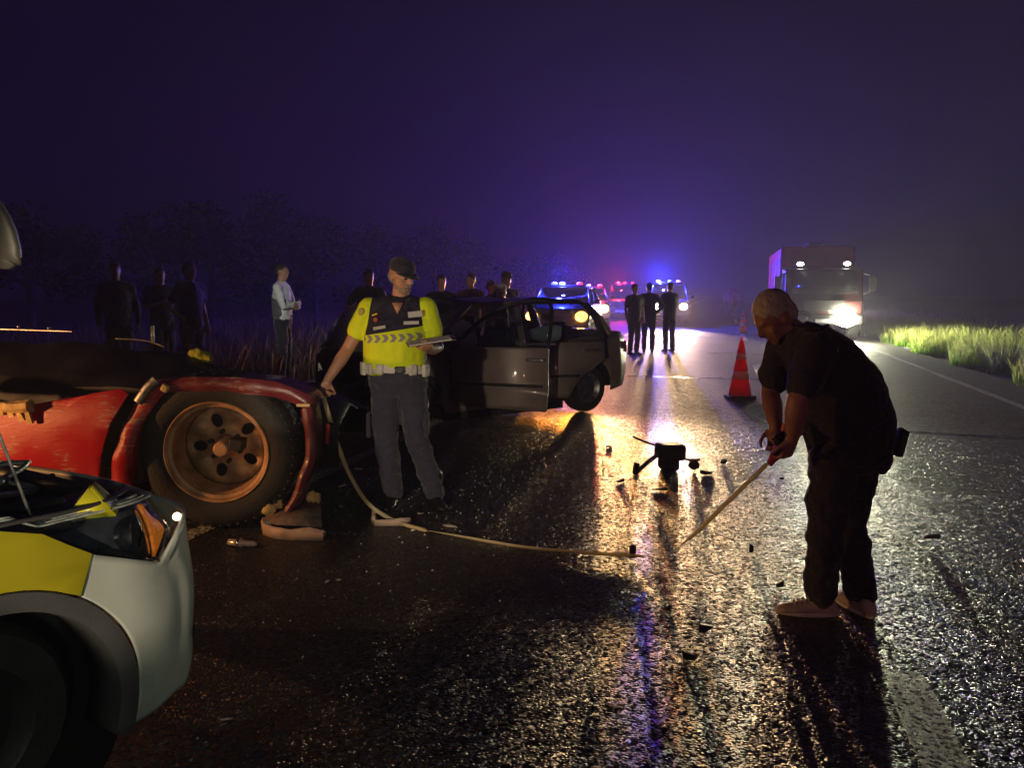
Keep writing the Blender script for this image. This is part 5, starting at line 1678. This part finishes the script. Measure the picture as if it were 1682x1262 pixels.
def marker(label, loc, rz, h, w, d, num):
    """Folded yellow tent: two slopes and a closed gable, numeral on the left slope."""
    t = empty('evidence_marker', loc, rz); tag(t, label, 'evidence marker')
    m = mat('marker_yellow', (.55, .50, .02), .45, var=.06)
    for s in (-1, 1):
        MB().add([(s * w / 2, 0, 0), (s * w / 2, d, 0), (s * .003, d * .85, h), (s * .003, d * .15, h)], [(0, 1, 2, 3)]).build('slope', m, t, solid=.002)
    MB().add([(-w / 2 + .003, .001, 0), (w / 2 - .003, .001, 0), (0, d * .15, h)], [(0, 1, 2)]).build('gable', m, t, solid=.002)
    cu = bpy.data.curves.new('numeral', 'FONT'); cu.body = num; cu.size = h * 1.05; cu.align_x = 'CENTER'; cu.extrude = .0006
    tmp = bpy.data.objects.new('tmp', cu); COL.objects.link(tmp)
    me = bpy.data.meshes.new_from_object(tmp.evaluated_get(bpy.context.evaluated_depsgraph_get()))
    bpy.data.objects.remove(tmp)
    o = finish('numeral', me, BLACK, t, False)
    sl = math.atan2(h, w / 2)
    o.rotation_euler = (sl, 0, R(-90))
    n = Vector((-math.sin(sl), 0, math.cos(sl)))
    o.location = Vector((-w / 2 * .84, d * .5, h * .16)) + n * .004
    return t
marker('yellow evidence marker numbered two on the open engine bay', (-1.255, 2.22, .858), R(20), .085, .14, .14, '2')

# crumpled yellow vest on the wreck
mb = MB(); mb.ell((0, 0, .02), (.11, .09, .07), None, 24, 16); mb.ell((.08, 0, -.03), (.09, .08, .06), None, 24, 16)
o = mb.build('safety_vest', cloth('yellow_vest', (.40, .40, .03)), None, voxel=.012, disp=.07, dscale=.05)
o.location = (-2.27, 5.55, 1.06); o.scale = (.62, .62, .62); tag(o, 'crumpled yellow safety vest lying on the crushed dark hood', 'safety vest')

PLAS_T = mat('tan_plastic', (.48, .34, .27), .6, var=.25, vscale=14, bump=.3, bscale=50)
# bumper fragments by the truck wheel
def fragment(name, label, loc, rz, outline, hgt, m, lip=.02):
    t = empty(name, loc, rz); tag(t, label, 'fragment', 'broken car pieces on the road')
    vs, fs = [], []
    n = len(outline)
    rngl = random.Random(len(label))
    for k, (z, s) in enumerate(((0, 1.0), (hgt * .6, 1.04), (hgt, .98))):
        for (x, y) in outline:
            vs.append((x * s, y * s, z * (1 + rngl.uniform(-.25, .15) * (k > 0))))
    for k in range(2):
        fs += [(k * n + i, k * n + i + 1, (k + 1) * n + i + 1, (k + 1) * n + i) for i in range(n - 1)]
    MB().add(vs, fs).build('shell', m, t, solid=.012, disp=.01, dscale=.05)
    return t
f1 = fragment('bumper_fragment', 'tan broken bumper corner standing by the rusty truck wheel', (-1.36, 4.72, 0), R(-4), [(-.24, .16), (-.25, .06), (-.21, -.03), (-.12, -.10), (0, -.125), (.12, -.125), (.20, -.12), (.21, -.10)], .085, PLAS_T)
vs = [(-.23, .04, .085), (-.12, -.08, .09), (.19, -.10, .085), (.14, .05, .17), (.06, .13, .20), (-.05, .10, .14), (-.14, .11, .16), (-.20, .13, .13)]
MB().add(vs, [(0, 1, 2, 3, 5), (3, 4, 5), (5, 6, 7, 0)]).build('inner_web', mat('web_grey', (.14, .10, .09), .7, var=.4, vscale=20, bump=.5), f1, solid=.01)
for x, y, z in ((.07, .12, .20), (-.18, .12, .16), (-.21, .08, .13)):
    MB().ell((x, y, z), (.05, .03, .04)).build('torn_foam', mat('torn_fibreglass', (.55, .38, .16), .8), f1, disp=.05, dscale=.03)
f2 = fragment('bumper_fragment', 'small tan bracket fragment lying at the feet of the officer', (-.80, 4.93, 0), R(6), [(-.12, .13), (-.13, .05), (-.10, -.03), (-.02, -.05), (.08, -.045), (.13, -.02)], .045, PLAS_T)
for k in range(4):
    MB().box((-.12 + .005 * k, .10 - .04 * k, .05), (.02, .015, .03), Matrix.Rotation(.4 * k, 3, 'Z')).build('rib', PLAS_T, f2)
# clear lamp capsule
t = empty('lamp_capsule', (-1.62, 4.47, .02), R(-14)); tag(t, 'broken clear lamp capsule on the road below the truck wheel', 'lamp capsule')
cg = mat('clear_plastic', (.5, .42, .40), .15, .3, var=.3, vscale=30)
MB().lathe([(.004, -.10), (.02, -.09), (.022, -.03), (.028, -.02), (.028, .0), (.020, .01), (.018, .08), (.006, .10)], 14, (1, 0, 0), (0, 0, .005)).build('tube', cg, t)
MB().lathe([(.031, -.008), (.031, .008)], 14, (1, 0, 0), (-.02, 0, .005)).build('collar', CHROME, t, solid=.004)

# torn black intake box with a bent bracket, in the middle of the wet road
t = empty('torn_part', (1.36, 6.5, 0), R(8)); tag(t, 'black torn intake box with bent strut on the wet road', 'car part')
mb = MB(); mb.box((0, 0, .16), (.23, .2, .14)); mb.box((-.01, .0, .06), (.16, .15, .12)); mb.build('box', BLACK, t, bevel=.03, seg=3)
MB().tube([(-.11, -.02, .14), (-.22, -.06, .08), (-.33, -.12, .02)], [(.022, .008)] * 3, 8).build('strut', mat('blue_grey_metal', (.2, .2, .28), .3, .8), t)
MB().tube([(-.11, .05, .2), (-.2, .1, .23), (-.29, .14, .27)], .008, 6).build('wire', BLACK, t)
MB().box((-.34, -.13, .05), (.04, .05, .10), Matrix.Rotation(R(10), 3, 'Y')).build('foot', BLACK, t, bevel=.008)
MB().tube([(.1, -.05, .10), (.18, -.07, .09), (.24, -.08, .10)], .010, 6).build('bolt', STEEL, t)
MB().ell((.20, -.05, .045), (.05, .04, .045)).build('bracket', BLACK, t, disp=.03, dscale=.04)

def shard(name, label, loc, rz, size, m, seed, group='broken car pieces on the road', up=0.0):
    g = random.Random(seed)
    n = 7
    pts = [(size[0] * .5 * math.cos(2 * math.pi * i / n) * g.uniform(.65, 1.1), size[1] * .5 * math.sin(2 * math.pi * i / n) * g.uniform(.65, 1.1)) for i in range(n)]
    mb = MB(); mb.prism(pts, 0, 1, lambda p, q, d: (p, q, (size[2] * (.7 + .5 * math.sin(p * 40 + seed)) if d else 0) + up * (p / size[0] + .5)))
    o = mb.build(name, m, None, False, bevel=min(size) * .12)
    o.location = loc; o.rotation_euler = (0, 0, rz)
    return tag(o, label, 'debris', group)
PALE = mat('pale_shard', (.62, .62, .60), .35, var=.15, vscale=40)
GLS = mat('glass_crumb', (.55, .6, .6), .1, .2, var=.2)
items = [
 ('plastic_piece', 'flat black plastic piece with a bright edge, left of the bending man feet', 0.869, 3.304, .1, .045, .035, BLACK, .5),
 ('rubber_piece', 'round black rubber piece nearest below the flat plastic piece', 0.751, 3.056, .075, .06, .035, RUBBER, .2),
 ('plastic_piece', 'upright small black piece just before the toe of the bending man', 1.392, 3.841, .05, .03, .07, BLACK, .1),
 ('plastic_piece', 'tiny black piece between the tape and the flat plastic piece', 0.753, 3.557, .05, .025, .02, BLACK, .6),
 ('plastic_piece', 'long black strip on dry asphalt right of the bending man', 2.586, 4.597, .14, .04, .025, BLACK, -.3),
 ('plastic_piece', 'bent black clip standing on the road beside the tape', 0.697, 4.271, .05, .03, .07, BLACK, .2),
 ('plastic_piece', 'small black clip left of the bending man shins', 1.409, 4.375, .04, .03, .045, BLACK, .9),
 ('rubber_piece', 'small oval black piece right of the torn intake box', 1.633, 6.329, .12, .06, .03, RUBBER, .1),
 ('plastic_piece', 'black peg on the resurfaced strip near the knee of the bending man', 2.202, 6.140, .05, .04, .05, BLACK, .0),
 ('plastic_piece', 'tiny dark piece at the bottom edge in the wet glare', 0.534, 2.519, .03, .02, .02, BLACK, .4),
 ('plastic_piece', 'thin dark sliver at the bottom centre of the road', 0.300, 2.732, .015, .07, .015, BLACK, .1),
 ('rubber_piece', 'thin black scrap in the shadow of the bending man', 1.054, 2.724, .03, .07, .012, RUBBER, .5),
 ('plastic_shard', 'white splinter standing out on the dark asphalt below the officer', -0.550, 3.099, .012, .09, .006, PALE, -.5),
 ('plastic_shard', 'pale curved splinter in front of the white bumper', -1.024, 2.592, .06, .014, .006, PALE, .3),
 ('plastic_shard', 'small pale chip on dark asphalt below the tan bumper corner', -0.978, 3.908, .02, .05, .012, PALE, -.3),
 ('plastic_shard', 'second pale chip just right of the small one', -0.923, 3.934, .03, .02, .006, PALE, .3),
 ('plastic_shard', 'white chip at the tape where it reaches the ground', -0.636, 4.779, .035, .02, .012, PALE, .4),
 ('plastic_shard', 'grey flat splinter on the road right of the officer boots', -0.409, 4.868, .12, .03, .012, mat('grey_shard', (.3, .28, .26), .5), -.5),
 ('plastic_shard', 'white sliver on dark ground left of the officer boots', -1.335, 5.904, .02, .09, .01, PALE, -.6),
 ('plastic_shard', 'pale strip of trim behind the tan bumper corner', -1.551, 6.372, .02, .11, .01, PALE, .7),
 ('plastic_shard', 'round pale chip between the grey splinter and the officer boots', -0.634, 5.157, .05, .03, .02, mat('tan_shard', (.35, .28, .22), .6), .2),
 ('plastic_piece', 'jagged black scrap left of the torn intake box strut', 0.869, 6.059, .09, .05, .03, BLACK, .4),
 ('plastic_piece', 'thin black trim sliver just below the torn intake box', 1.132, 5.793, .16, .025, .02, BLACK, -.2),
 ('plastic_piece', 'black lump on the resurfaced strip behind the tape', 1.883, 6.719, .07, .05, .03, BLACK, .7),
 ('glass_shard', 'glassy shard between the torn intake box and the rear wheel', 0.953, 7.444, .08, .04, .015, GLS, .3),
 ('plastic_shard', 'pale torn strip on dark ground behind the officer heels', -1.316, 6.484, .10, .02, .012, PALE, .2),
 ('plastic_piece', 'dark crumpled scrap on dark ground right of the officer', -0.196, 5.904, .12, .07, .03, BLACK, .3),
]
for i, (nm, lb, x, y, sx, sy, sz, m, rz) in enumerate(items):
    shard(nm, lb, (x, y, .003), rz, (sx, sy, sz), m, i + 3, up=.02 if i in (0, 4) else 0)
# glass crumbs and grit, past counting
gr = np.random.default_rng(8)
vs, fs = [], []
for k in range(900):
    if k < 520: x, y = gr.normal(-.2, .9), gr.normal(6.2, .8)
    else: x, y = gr.uniform(-1.4, 2.2), gr.uniform(2.2, 7.5)
    s = gr.uniform(.003, .009); a = gr.uniform(0, 6.28); o = len(vs)
    vs += [(x + s * math.cos(a + q * 2.1), y + s * math.sin(a + q * 2.1), .002) for q in range(3)] + [(x, y, .002 + s)]
    fs += [(o, o + 1, o + 3), (o + 1, o + 2, o + 3), (o + 2, o, o + 3), (o, o + 2, o + 1)]
o = MB().add(vs, fs).build('glass_crumbs', GLS, None, False)
tag(o, 'scattered crumbs of broken glass over the asphalt', 'glass crumbs', kind='stuff')

# ------------------------------------------------------------------ night mist
def haze():
    mb = MB(); mb.box((0, 0, 5.5), (244, 246, 13.2))
    m = bpy.data.materials.new('night_mist')
    m.use_nodes = True
    nt = m.node_tree
    nt.nodes.clear()
    o = nd(nt, 'ShaderNodeOutputMaterial')
    v = nd(nt, 'ShaderNodeVolumePrincipled')
    v.inputs['Color'].default_value = (0.8, 0.78, 0.9, 1)
    v.inputs['Density'].default_value = 0.0033
    v.inputs['Anisotropy'].default_value = 0.25
    nt.links.new(v.outputs[0], o.inputs['Volume'])
    b = mb.build('haze', m, None, False)
    b.location = RD * 108.5
    b.rotation_euler = (0, 0, -TH)
    tag(b, 'thin night mist over the whole road, glowing round the lamps', 'mist', kind='stuff')
haze()
